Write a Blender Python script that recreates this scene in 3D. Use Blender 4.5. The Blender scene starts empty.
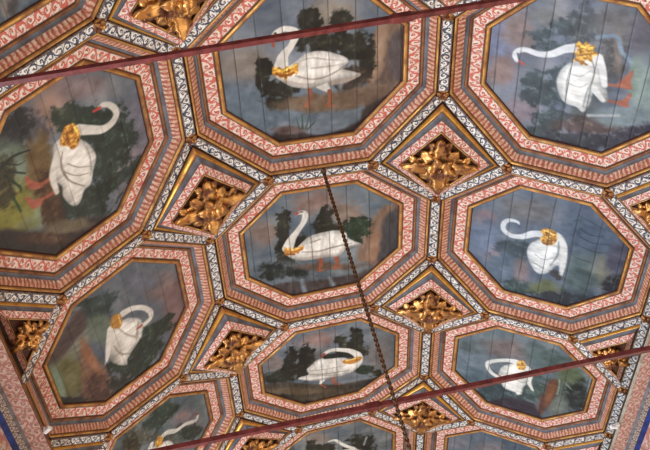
import bpy, math
import numpy as np
from mathutils import Vector, Matrix

# ------------------------------------------------------------------ camera, world, lights, exposure
SC = 1.5            # ceiling modules to metres
CZ = 1.6            # eye height
def W3(p): return np.array([p[0]*SC, p[1]*SC, p[2]*SC+CZ])
col = bpy.context.scene.collection
sc = bpy.context.scene
cam_d = bpy.data.cameras.new('camera'); cam = bpy.data.objects.new('camera', cam_d); col.objects.link(cam)
right = (0.97617649, 0.03365082, -0.21435227); down = (-0.18141720, 0.66850839, -0.72123806); fwd = (0.11902634, 0.74294290, 0.65868701)
m = Matrix(((right[0], -down[0], -fwd[0], 0), (right[1], -down[1], -fwd[1], 0), (right[2], -down[2], -fwd[2], 0), (0, 0, 0, 1)))
m.translation = Vector(W3((-0.82738, -3.90858, 0)))
cam.matrix_world = m
cam_d.sensor_width = 36; cam_d.lens = 1041.43/650*36; cam_d.clip_start = .05; cam_d.clip_end = 200
sc.camera = cam
sc.view_settings.view_transform = 'Standard'; sc.view_settings.look = 'None'
sc.view_settings.gamma = 1; sc.view_settings.use_curve_mapping = False
sc.view_settings.exposure = -0.16
wd = bpy.data.worlds.new('sky'); sc.world = wd; wd.use_nodes = True
wd.node_tree.nodes['Background'].inputs[0].default_value = (.55, .68, .9, 1)
wd.node_tree.nodes['Background'].inputs[1].default_value = 1.0
H = 4.6; WF = .774; ANG = {-1: .61909, 1: .60258}; PP = 1.52363; HB = .32166; AA = .337; SW = 1.52718
WALLX = 2.21; YMIN, YMAX = -5.6, 9.6     # room, in modules
# tall windows of the hall: (side, y centre, width, z low, z high, watts, colour)
WIN = [(-1, -4.0, 1.1, 0.3, 2.6, 270, (.84, .92, 1)), (-1, -.6, 1.1, 0.3, 2.6, 325, (.84, .92, 1)), (-1, 2.8, 1.1, 0.3, 2.6, 325, (.84, .92, 1)), (-1, 6.2, 1.1, 0.3, 2.6, 270, (.84, .92, 1)),
       (1, -4.0, 1.1, 0.3, 2.6, 72, (1, .86, .66)), (1, -.6, 1.1, 0.3, 2.6, 90, (1, .86, .66)), (1, 2.8, 1.1, 0.3, 2.6, 90, (1, .86, .66)), (1, 6.2, 1.1, 0.3, 2.6, 72, (1, .86, .66))]
for i, (s, y, w, z0, z1, e, c) in enumerate(WIN):
    l = bpy.data.lights.new('window_daylight', 'AREA'); l.shape = 'RECTANGLE'; l.size = w*SC*.95; l.size_y = (z1-z0)*SC*.95
    l.energy = e; l.color = c
    o = bpy.data.objects.new('window_daylight', l); col.objects.link(o)
    o.location = W3((s*(WALLX-.03), y, (z0+z1)/2)); o.rotation_euler = (math.pi/2, 0, math.pi/2 if s > 0 else -math.pi/2)

# ------------------------------------------------------------------ helpers
def mesh(name, V, F, mat, parent=None, origin=(0, 0, 0), uv=None, smooth=False, mats=None):
    """V: list of world points (metres); stored relative to origin"""
    o3 = np.array(origin, float)
    me = bpy.data.meshes.new(name)
    me.from_pydata([tuple(np.asarray(v)-o3) for v in V], [], F)
    if uv is not None:
        lay = me.uv_layers.new(name='UVMap')
        flat = [c for f in uv for p in f for c in p]
        lay.data.foreach_set('uv', flat)
    if smooth: me.polygons.foreach_set('use_smooth', [True]*len(F))
    me.materials.append(mat)
    me.update()
    o = bpy.data.objects.new(name, me); col.objects.link(o)
    if parent: o.parent = parent
    else: o.location = origin
    return o
def empty(name, loc, label=None, cat=None, group=None, kind=None):
    o = bpy.data.objects.new(name, None); col.objects.link(o); o.location = loc; o.empty_display_size = .1
    tag(o, label, cat, group, kind); return o
def tag(o, label=None, cat=None, group=None, kind=None):
    if label: o['label'] = label
    if cat: o['category'] = cat
    if group: o['group'] = group
    if kind: o['kind'] = kind
    return o
def unit(v): v = np.asarray(v, float); return v/np.linalg.norm(v)
def copy_tree(o, parent=None):
    c = o.copy(); col.objects.link(c); c.parent = parent
    for ch in o.children: copy_tree(ch, c)
    return c

# ------------------------------------------------------------------ materials
def lin(c): return tuple((x/12.92 if x <= .04045 else ((x+.055)/1.055)**2.4) for x in c)
class G:
    def __init__(s, name):
        s.m = bpy.data.materials.new(name); s.m.use_nodes = True; s.t = s.m.node_tree; s.b = s.t.nodes['Principled BSDF']
    def put(s, inp, v):
        if isinstance(v, bpy.types.NodeSocket): s.t.links.new(v, inp)
        elif isinstance(v, (tuple, list)): inp.default_value = (*v[:3], 1) if len(inp.default_value) == 4 else v
        else: inp.default_value = v
    def M(s, op, a, b=0.0, c=None):
        n = s.t.nodes.new('ShaderNodeMath'); n.operation = op; s.put(n.inputs[0], a); s.put(n.inputs[1], b)
        if c is not None: s.put(n.inputs[2], c)
        return n.outputs[0]
    def step(s, x, lo, hi):
        n = s.t.nodes.new('ShaderNodeMapRange'); n.interpolation_type = 'SMOOTHSTEP'
        s.put(n.inputs[0], x); n.inputs[1].default_value = lo; n.inputs[2].default_value = hi; return n.outputs[0]
    def mix(s, f, a, b, mode='MIX'):
        n = s.t.nodes.new('ShaderNodeMix'); n.data_type = 'RGBA'; n.blend_type = mode
        s.put(n.inputs[0], f); s.put(n.inputs[6], a); s.put(n.inputs[7], b); return n.outputs[2]
    def coord(s, k): return s.t.nodes.new('ShaderNodeTexCoord').outputs[k]
    def noise(s, vec, scale, detail=3, rough=.55, out=0):
        n = s.t.nodes.new('ShaderNodeTexNoise'); s.put(n.inputs['Vector'], vec); n.inputs['Scale'].default_value = scale
        n.inputs['Detail'].default_value = detail; n.inputs['Roughness'].default_value = rough; return n.outputs[out]
    def xyz(s, v):
        n = s.t.nodes.new('ShaderNodeSeparateXYZ'); s.put(n.inputs[0], v); return n.outputs
    def comb(s, x, y, z=0.0):
        n = s.t.nodes.new('ShaderNodeCombineXYZ'); s.put(n.inputs[0], x); s.put(n.inputs[1], y); s.put(n.inputs[2], z); return n.outputs[0]
    def bump(s, h, st=.3, d=.01):
        n = s.t.nodes.new('ShaderNodeBump'); n.inputs['Strength'].default_value = st; n.inputs['Distance'].default_value = d
        s.put(n.inputs['Height'], h); s.t.links.new(n.outputs[0], s.b.inputs['Normal'])
    def fin(s, c, rough=.6, metal=0.0, spec=.4):
        s.put(s.b.inputs['Base Color'], c); s.put(s.b.inputs['Roughness'], rough); s.put(s.b.inputs['Metallic'], metal)
        s.b.inputs['Specular IOR Level'].default_value = spec; return s.m

def scroll_mat(name, ground, ink, ink2, dots, thick=.0, rough=.55, worn=.25):
    """leafy scroll ornament: one curl per tile, alternating side, tied by a waving stem. UV: u tiles, v 0..1"""
    g = G(name); uv = g.coord('UV'); ob = g.coord('Object')
    nz = g.t.nodes.new('ShaderNodeTexNoise'); g.put(nz.inputs['Vector'], ob); nz.inputs['Scale'].default_value = 17; nz.inputs['Detail'].default_value = 3
    x = g.xyz(uv); nn = g.xyz(nz.outputs[1])
    u = g.M('ADD', x[0], g.M('MULTIPLY', g.M('SUBTRACT', nn[0], .5), .9)); v = g.M('ADD', x[1], g.M('MULTIPLY', g.M('SUBTRACT', nn[1], .5), .6))
    cell = g.M('FLOOR', u); fu = g.M('SUBTRACT', g.M('SUBTRACT', u, cell), .5)
    par = g.M('SUBTRACT', 1.0, g.M('MULTIPLY', g.M('MODULO', g.M('ABSOLUTE', cell), 2.0), 2.0))
    vv = g.M('MULTIPLY', g.M('SUBTRACT', v, .5), par)
    vs = g.M('ADD', vv, .08)
    r = g.M('SQRT', g.M('ADD', g.M('MULTIPLY', fu, fu), g.M('MULTIPLY', vs, vs)))
    th = g.M('ARCTAN2', vs, fu)
    sp = g.M('SINE', g.M('ADD', th, g.M('MULTIPLY', r, 17.0)))
    spm = g.M('MULTIPLY', g.step(sp, -.15-thick, .35-thick), g.step(r, .44, .36))
    wave = g.M('ABSOLUTE', g.M('SUBTRACT', vv, g.M('MULTIPLY', g.M('COSINE', g.M('MULTIPLY', fu, math.pi)), .40)))
    st = g.step(wave, .15+thick*.1, .07)
    lf = g.M('MULTIPLY', g.step(g.M('SINE', g.M('ADD', g.M('MULTIPLY', fu, 19.0), g.M('MULTIPLY', vv, 14.0))), .1, .6), g.step(r, .38, .46))
    ins = g.M('MAXIMUM', g.M('MAXIMUM', spm, st), g.M('MULTIPLY', lf, .8))
    fine = g.noise(ob, 60, 2)
    c_ink = g.mix(g.step(fine, .40, .62), ink, ink2)
    c = g.mix(ins, ground, c_ink)
    c = g.mix(g.M('MULTIPLY', g.step(r, .12, .06), .8), c, dots)
    dirt = g.noise(ob, 9, 5, .7)
    c = g.mix(g.M('MULTIPLY', g.step(dirt, .42, .68), worn), c, (.30, .16, .08))
    ed = g.M('MINIMUM', x[1], g.M('SUBTRACT', 1.0, x[1]))
    c = g.mix(g.M('MULTIPLY', g.step(ed, .10, .04), .85), c, lin((.32, .19, .12)))
    g.bump(ins, .25, .006)
    return g.fin(c, rough)
def flute_mat():
    g = G('fluted_rose_and_gilt'); uv = g.coord('UV'); ob = g.coord('Object'); x = g.xyz(uv)
    f = g.M('SUBTRACT', g.M('FRACT', g.M('ADD', x[0], g.M('MULTIPLY', g.noise(ob, 26, 3), 1.1))), .5)
    d = g.M('ABSOLUTE', f); n = g.noise(ob, 40, 3)
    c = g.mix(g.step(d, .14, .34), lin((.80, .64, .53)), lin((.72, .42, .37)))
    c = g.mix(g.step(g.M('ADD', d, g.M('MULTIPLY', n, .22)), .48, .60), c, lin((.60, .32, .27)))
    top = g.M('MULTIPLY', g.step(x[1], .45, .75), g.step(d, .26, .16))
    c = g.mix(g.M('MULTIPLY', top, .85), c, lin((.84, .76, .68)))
    c = g.mix(g.M('MULTIPLY', g.step(n, .45, .6), .55), c, lin((.62, .38, .22)))
    g.bump(g.step(d, .5, .2), .5, .012)
    return g.fin(c, .5)
def gold_mat(name, a, b, rough=.33, scale=14, lo=.42, hi=.62, metal=.75, edge=False):
    g = G(name); ob = g.coord('Object'); n = g.noise(ob, scale, 4, .6); n2 = g.noise(ob, 90, 2)
    f = g.step(n, lo, hi)
    c = g.mix(f, a, b)
    if edge:      # gilding rubbed through to brown bole along both arrises
        v = g.xyz(g.coord('UV'))[1]; ed = g.M('ADD', g.M('MINIMUM', v, g.M('SUBTRACT', 1.0, v)), g.M('MULTIPLY', g.M('SUBTRACT', n, .5), .25))
        c = g.mix(g.M('MULTIPLY', g.step(ed, .30, .06), .8), c, lin((.27, .13, .08)))
    c = g.mix(g.M('MULTIPLY', g.step(n2, .55, .7), .4), c, (.16, .06, .025))
    g.bump(n2, .12, .004)
    return g.fin(c, g.M('ADD', rough, g.M('MULTIPLY', f, .18)), g.M('SUBTRACT', metal, g.M('MULTIPLY', f, .45)))
def plain_mat(name, c1, c2, scale=8, rough=.6, bump=.15):
    g = G(name); ob = g.coord('Object'); n = g.noise(ob, scale, 5, .65)
    g.bump(n, bump, .01); return g.fin(g.mix(g.step(n, .35, .68), c1, c2), rough)
def painting_mat():
    g = G('oil_on_boards'); a = g.t.nodes.new('ShaderNodeVertexColor'); a.layer_name = 'paint'
    ob = g.coord('Object'); n = g.noise(ob, 9, 6, .7); n2 = g.noise(ob, 55, 3, .6)
    c = g.mix(g.M('MULTIPLY', g.step(n, .3, .7), .55), a.outputs[0], g.mix(1.0, a.outputs[0], (.80, .78, .76), 'MULTIPLY'))
    g.bump(n2, .12, .004)
    return g.fin(c, g.M('ADD', .36, g.M('MULTIPLY', n, .2)), 0.0, .45)
CORAL = lin((.80, .36, .31)); CORAL2 = lin((.72, .42, .35)); IVORY = lin((.90, .84, .79))
M = dict(
 pink=scroll_mat('coral_scroll_on_ivory', IVORY, CORAL, CORAL2, lin((.36, .30, .22))),
 blue=scroll_mat('navy_scroll_on_white', lin((.90, .90, .88)), lin((.10, .13, .21)), lin((.27, .32, .42)), lin((.70, .55, .35)), thick=-.12, worn=.32),
 drab=scroll_mat('faded_rose_scroll', lin((.80, .71, .66)), lin((.72, .42, .38)), lin((.60, .46, .44)), lin((.35, .3, .25)), worn=.45),
 flute=flute_mat(),
 gold=gold_mat('gilt_moulding', lin((.80, .60, .33)), lin((.50, .31, .17)), rough=.38, scale=6, lo=.35, hi=.7, metal=.6, edge=True),
 brown=gold_mat('worn_gilt_brown', lin((.62, .42, .25)), lin((.36, .21, .14)), rough=.48, scale=7, lo=.35, hi=.7, metal=.5, edge=True),
 bright=gold_mat('bright_gilt', lin((.88, .65, .30)), lin((.62, .38, .16)), rough=.34, scale=6, lo=.4, hi=.75, metal=.65, edge=True),
 mount=gold_mat('boss_gilt', lin((.66, .44, .24)), lin((.44, .25, .15)), rough=.45, scale=20, metal=.4),
 leaf=gold_mat('carved_gilt', lin((.84, .62, .36)), lin((.38, .21, .13)), rough=.3, scale=9, lo=.44, hi=.62, metal=.85),
 ground=plain_mat('dark_bole_ground', lin((.30, .15, .08)), lin((.20, .09, .05)), 20),
 grey=plain_mat('slate_grey_paint', lin((.44, .45, .48)), lin((.33, .30, .31)), 7),
 pale=plain_mat('pale_green_grey_paint', lin((.68, .68, .62)), lin((.56, .50, .42)), 8),
 dusk=scroll_mat('dark_scroll_on_beige', lin((.76, .72, .68)), lin((.22, .22, .28)), lin((.45, .40, .38)), lin((.5, .4, .3)), thick=.1, worn=.4),
 navy=plain_mat('deep_blue_paint', lin((.10, .22, .52)), lin((.07, .12, .32)), 10),
 rust=plain_mat('dark_red_iron', lin((.44, .19, .18)), lin((.30, .10, .10)), 14, .45),
 iron=gold_mat('bronzed_chain_iron', lin((.38, .26, .17)), lin((.11, .07, .06)), rough=.4, scale=30, metal=.6),
 white=plain_mat('white_plastic', lin((.97, .97, .98)), lin((.93, .93, .95)), 8, .35),
 plaster=plain_mat('cream_plaster', lin((.80, .76, .70)), lin((.74, .69, .62)), 3, .85),
 floor=plain_mat('terracotta_floor', lin((.72, .52, .40)), lin((.62, .42, .32)), 3, .5),
 boards=plain_mat('dark_boards', lin((.25, .2, .17)), lin((.18, .14, .12)), 5, .8),
 paint=painting_mat(),
)
gl = G('window_glass'); gl.b.inputs['Transmission Weight'].default_value = 1; gl.b.inputs['Alpha'].default_value = .25; M['glass'] = gl.fin((.9, .95, 1), .05)

# ------------------------------------------------------------------ the lattice
def plane(side):
    if side == 0: return np.array([0, 0, H]), np.array([1., 0, 0]), np.array([0, 1., 0]), np.array([0, 0, 1.])
    a = ANG[side]; e = np.array([side*math.cos(a), 0, -math.sin(a)])
    return np.array([side*WF, 0, H]), e, np.array([0, 1., 0]), np.array([side*math.sin(a), 0, math.cos(a)])
FOLD = {(-1,0,-1):-0.3448,(-1,0,1):0.3065,(-1,1,-1):1.216,(-1,1,1):1.869,(-1,2,-1):2.7698,(-1,2,1):3.3591,(1,0,-1):-0.2931,(1,0,1):0.3033,(1,1,-1):1.2162,(1,1,1):1.8552,(1,2,-1):2.7241,(1,2,1):3.3694,(1,3,-1):4.2325}
TIP = {('a',-1,0):(-0.3465,0.77),('a',1,0):(0.3352,0.7955),('a',-1,1):(-0.3428,2.3156),('a',1,1):(0.3438,2.2999),('a',-1,2):(-0.3164,3.7864),('a',1,2):(0.3282,3.7462),('c',-1,-1):(0.4325,-0.7784),('c',-1,0):(0.4559,0.773),('c',-1,1):(0.4389,2.3379),('c',1,0):(0.4483,0.7791),('c',1,1):(0.4328,2.3201),('c',1,2):(0.435,3.8229),('d',-1,0):(1.1058,0.7771),('d',-1,1):(1.1224,2.2786),('d',1,0):(1.0857,0.7771),('d',1,1):(1.0888,2.3001),('d',1,2):(1.0896,3.8148)}
def nd(kind, side, r, sy=0):
    """node -> (s, y) in the plane's own frame; for fold nodes s is 0 on the slopes and side*WF on the flat"""
    if kind == 'f': return FOLD.get((side, r, sy), r*PP+sy*HB)
    if kind == 'w': return (SW, r*PP+sy*HB)
    return TIP.get((kind, side, r), ({'a': side*AA, 'c': .4425, 'd': 1.099}[kind], (r+.5)*PP))
def n3(kind, side, r, sy=0):
    v = nd(kind, side, r, sy)
    if kind == 'f': return np.array([side*WF, v, H])
    o, e, y, n = plane(0 if kind == 'a' else side)
    return o+e*v[0]+y*v[1]
def octo(side, r):
    """corner list in plane coordinates, counter-clockwise or clockwise but consistent"""
    if side == 0:
        return [nd('a', -1, r-1), nd('a', 1, r-1), (WF, nd('f', 1, r, -1)), (WF, nd('f', 1, r, 1)), nd('a', 1, r), nd('a', -1, r), (-WF, nd('f', -1, r, 1)), (-WF, nd('f', -1, r, -1))]
    f = lambda sy: (0.0, nd('f', side, r, sy))
    return [f(-1), nd('c', side, r-1), nd('d', side, r-1), nd('w', side, r, -1), nd('w', side, r, 1), nd('d', side, r), nd('c', side, r), f(1)]
def inset(poly, t):
    P = [np.array(p, float) for p in poly]; n = len(P); c = sum(P)/n; out = []
    L = []
    for i in range(n):
        a, b = P[i], P[(i+1) % n]; d = unit(b-a); nn = np.array([-d[1], d[0]])
        if (c-a)@nn < 0: nn = -nn
        L.append((a+nn*t, d))
    for i in range(n):
        a, d = L[i-1]; b, e = L[i]
        k = np.linalg.solve(np.array([d, -e]).T, b-a); out.append(a+d*k[0])
    return out
RIB = .034
def bead(n, h): return [(i/n, -h*math.sin(math.pi*i/n)) for i in range(n+1)]
FLAT = [(0, 0), (1, 0)]
def cove(n, h): return [(i/n, h*math.sin(math.pi*i/n)) for i in range(n+1)]
def band(name, poly, side, t0, h0, t1, h1, prof, mat, parent, origin, tile):
    o, e, y, n = plane(side); V = []; F = []; UV = []
    rings = [(inset(poly, t0+(t1-t0)*f), h0+(h1-h0)*f+b, f) for f, b in prof]
    N = len(poly)
    for i in range(N):
        a0 = np.array(poly[i]); d = unit(np.array(poly[(i+1) % N])-a0); mid = (a0+np.array(poly[(i+1) % N]))/2
        for k, (R, h, f) in enumerate(rings):
            for j in (i, (i+1) % N):
                V.append(W3(o+e*R[j][0]+y*R[j][1]+n*h))
        b = len(V)-2*len(rings)
        for k in range(len(rings)-1):
            F.append((b+2*k, b+2*k+1, b+2*k+3, b+2*k+2))
            R0, R1 = rings[k], rings[k+1]; uu = lambda p: float((np.array(p)-mid)@d)/tile+i*3+50
            UV.append(((uu(R0[0][i]), R0[2]), (uu(R0[0][(i+1) % N]), R0[2]), (uu(R1[0][(i+1) % N]), R1[2]), (uu(R1[0][i]), R1[2])))
    return mesh(name, V, F, mat, parent, origin, UV, smooth=len(prof) > 2)

# ------------------------------------------------------------------ painting on boards
rng = np.random.RandomState(5)
TAB = rng.rand(64, 64)
def vnoise(x, y):
    xi = np.floor(x).astype(int); yi = np.floor(y).astype(int); fx = x-xi; fy = y-yi
    fx = fx*fx*(3-2*fx); fy = fy*fy*(3-2*fy)
    a = TAB[xi % 64, yi % 64]; b = TAB[(xi+1) % 64, yi % 64]; c = TAB[xi % 64, (yi+1) % 64]; d = TAB[(xi+1) % 64, (yi+1) % 64]
    return (a*(1-fx)+b*fx)*(1-fy)+(c*(1-fx)+d*fx)*fy
def fbm(x, y, n=4):
    s = 0; w = .5; t = 0
    for k in range(n): s = s+w*vnoise(x*2**k+17.3*k, y*2**k+9.1*k); t += w; w *= .58
    return s/t
def smooth01(x): x = np.clip(x, 0, 1); return x*x*(3-2*x)
def catmull(P, closed, n=5):
    P = [np.array(p, float) for p in P]; N = len(P); out = []
    for i in range(N if closed else N-1):
        g = (lambda k: P[k % N]) if closed else (lambda k: P[min(max(k, 0), N-1)])
        a, b, c, d = g(i-1), g(i), g(i+1), g(i+2)
        for k in range(n):
            t = k/n; out.append(.5*((2*b)+(-a+c)*t+(2*a-5*b+4*c-d)*t*t+(-a+3*b-3*c+d)*t**3))
    if not closed: out.append(P[-1])
    return np.array(out)
def paint(X, Y, art, seed, vertical):
    base, ops = art
    C = np.tile(np.array(base, float), (len(X), 1))
    n1 = fbm(X*7+seed*3.1, Y*7+seed); n2 = fbm(X*16+seed, Y*16+4.4*seed, 5); n3_ = fbm(X*40+seed, Y*14+seed, 3); n4 = fbm(X*34+seed*2, Y*34+seed, 3); n5 = fbm(X*3.2+seed*1.7+n1, Y*9+seed*2.3, 4)
    C += ((n1-.5)*.20)[:, None]*np.array([1, .8, .5])+((n5-.5)*.22)[:, None]*np.array([1, .95, .9])
    for op in ops:
        k = op[0]
        if k == 'b':
            _, cx, cy, ax, ay, bx, by, c, soft, nz = op
            det = ax*by-ay*bx
            dx, dy = X-cx, Y-cy
            al = (dx*by-dy*bx)/det; be = (-dx*ay+dy*ax)/det
            r = np.sqrt(al*al+be*be)+(n2-.5)*nz*2.0
            m_ = smooth01((1+soft-r)/(2*soft)); cc = np.array(c)+((n2-.5)*.20)[:, None]
            if max(c) < .40:        # foliage and rock: ragged edge, flecks of lighter leaf
                cc = cc-.045+(np.clip(n4-.52, 0, 1)*.50)[:, None]*np.array([.85, .85, .6]); m_ = .93*smooth01((1+soft-r-(n4-.5)*.75-(n3_-.5)*.3)/(2*soft))
            C += (cc-C)*m_[:, None]
            continue
        if k == 'p':
            _, pts, c, soft = op; P = catmull(pts, True); rad = None
        else:
            _, pts, c, soft = op; P = catmull(pts, False); rad = P[:, 2]; P = P[:, :2]
        soft = max(soft, .004); pad = (rad.max() if rad is not None else 0)+soft*2
        lo = P.min(0)-pad; hi = P.max(0)+pad
        idx = np.nonzero((X > lo[0]) & (X < hi[0]) & (Y > lo[1]) & (Y < hi[1]))[0]
        if len(idx) == 0: continue
        x, y = X[idx], Y[idx]; best = np.full(len(idx), 1e9); inside = np.zeros(len(idx), bool)
        N = len(P)
        for i in range(N if rad is None else N-1):
            a, b = P[i], P[(i+1) % N]; d = b-a; L2 = d@d+1e-12
            t = np.clip(((x-a[0])*d[0]+(y-a[1])*d[1])/L2, 0, 1)
            q = np.hypot(x-a[0]-d[0]*t, y-a[1]-d[1]*t)
            if rad is not None: q = q-(rad[i]+(rad[(i+1) % N]-rad[i])*t)
            else:
                cr = ((a[1] > y) != (b[1] > y)) & (x < (b[0]-a[0])*(y-a[1])/(b[1]-a[1]+1e-12)+a[0]); inside ^= cr
            best = np.minimum(best, q)
        sd = np.where(inside, -best, best)+(n2[idx]-.5)*soft*.8
        m_ = smooth01(.5-sd/(2*soft))
        cc = np.array(c)+((n3_[idx]-.5)*.12)[:, None]
        if c[0]-c[2] > .38 and c[1] > .5: cc = cc+((fbm(x*70+seed, y*70, 2)-.5)*.75)[:, None]*np.array([1, .95, .6])
        if k == 'p' and min(c) > .7:      # plumage is laid in with darker feathering near its edge
            cc = cc-(np.clip(1+sd/.045, 0, 1)*.15)[:, None]*np.array([1, .95, .85])+((n5[idx]-.55)*.16+(n3_[idx]-.5)*.12)[:, None]-(.16*np.clip((.45-(y-P[:, 1].min())/np.ptp(P[:, 1]))/.45, 0, 1))[:, None]*np.array([.9, .95, 1.0])+.05
        C[idx] += (cc-C[idx])*m_[:, None]
    # boards
    q = X if vertical else Y
    g = np.random.RandomState(int(seed*10)+3); e = -.62; edges = []
    while e < .62: e += .118+.05*g.rand(); edges.append(e)
    tone = np.zeros(len(X)); gap = np.zeros(len(X)); prev = -9
    for e in edges:
        tone[(q >= prev) & (q < e)] = (g.rand()-.5)*.05; prev = e
        al = Y if vertical else X
        gap = np.maximum(gap, smooth01(1-np.abs(q-e-.0015*np.sin(al*9+e*40))/.0048)*(.35+.65*vnoise(al*9+e*50, al*0+e*7)))
    C += tone[:, None]; C += ((n3_-.5)*.05)[:, None]
    C = (C-.45)*1.22+.425
    gy = C.mean(1, keepdims=True); sat = np.ptp(C, axis=1)[:, None]; C = np.where(sat < .22, gy+(C-gy)*.82, gy+(C-gy)*.86)
    C = C*(1-gap[:, None]*(.72 if vertical or seed > 7.5 else .35))
    return np.clip(C, .02, .97), gap
def painting(side, r, art, seed, parent, origin):
    o, e, y, n = plane(side); poly = inset(octo(side, r), RIB+.190)
    c0 = np.array([0 if side == 0 else .768, r*PP])
    # local painting frame
    if side == 0: R = lambda x, Y: (c0[0]+x, c0[1]-Y)
    elif side > 0: R = lambda x, Y: (c0[0]-Y, c0[1]-x)
    else: R = lambda x, Y: (c0[0]-Y, c0[1]+x)
    n_ = 236; g = np.linspace(-.60, .60, n_)
    X, Y = np.meshgrid(g, g); X = X.ravel(); Y = Y.ravel()
    S, T = R(X, Y)
    keep = np.ones(len(X), bool); P = [np.array(p) for p in poly]; cen = sum(P)/8
    for i in range(8):
        a, b = P[i], P[(i+1) % 8]; d = unit(b-a); nn = np.array([-d[1], d[0]])
        if (cen-a)@nn < 0: nn = -nn
        keep &= ((S-a[0])*nn[0]+(T-a[1])*nn[1]) > -.004
    K = keep.reshape(n_, n_); quad = K[:-1, :-1] & K[1:, :-1] & K[:-1, 1:] & K[1:, 1:]
    ii, jj = np.nonzero(quad); a = ii*n_+jj
    F = np.stack([a, a+n_, a+n_+1, a+1], 1)
    used = np.unique(F); remap = -np.ones(len(X), int); remap[used] = np.arange(len(used)); F = remap[F]
    X, Y, S, T = X[used], Y[used], S[used], T[used]
    C, gap = paint(X, Y, art, seed, side == 0)
    hh = .094+gap*.003
    V = (o+np.outer(S, e)+np.outer(T, y)+np.outer(hh, n))*SC+np.array([0, 0, CZ])-np.array(origin)
    me = bpy.data.meshes.new('painting')
    me.vertices.add(len(V)); me.vertices.foreach_set('co', V.ravel())
    me.loops.add(F.size); me.loops.foreach_set('vertex_index', F.ravel())
    me.polygons.add(len(F)); me.polygons.foreach_set('loop_start', np.arange(0, F.size, 4)); me.polygons.foreach_set('loop_total', np.full(len(F), 4))
    me.polygons.foreach_set('use_smooth', np.ones(len(F), bool))
    me.update(calc_edges=True); me.validate()
    at = me.color_attributes.new('paint', 'FLOAT_COLOR', 'POINT')
    Cl = np.where(C <= .04045, C/12.92, ((C+.055)/1.055)**2.4)
    at.data.foreach_set('color', np.concatenate([Cl, np.ones((len(C), 1))], 1).astype('f').ravel())
    me.materials.append(M['paint'])
    ob = bpy.data.objects.new('painting', me); col.objects.link(ob); ob.parent = parent
    return ob
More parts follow.
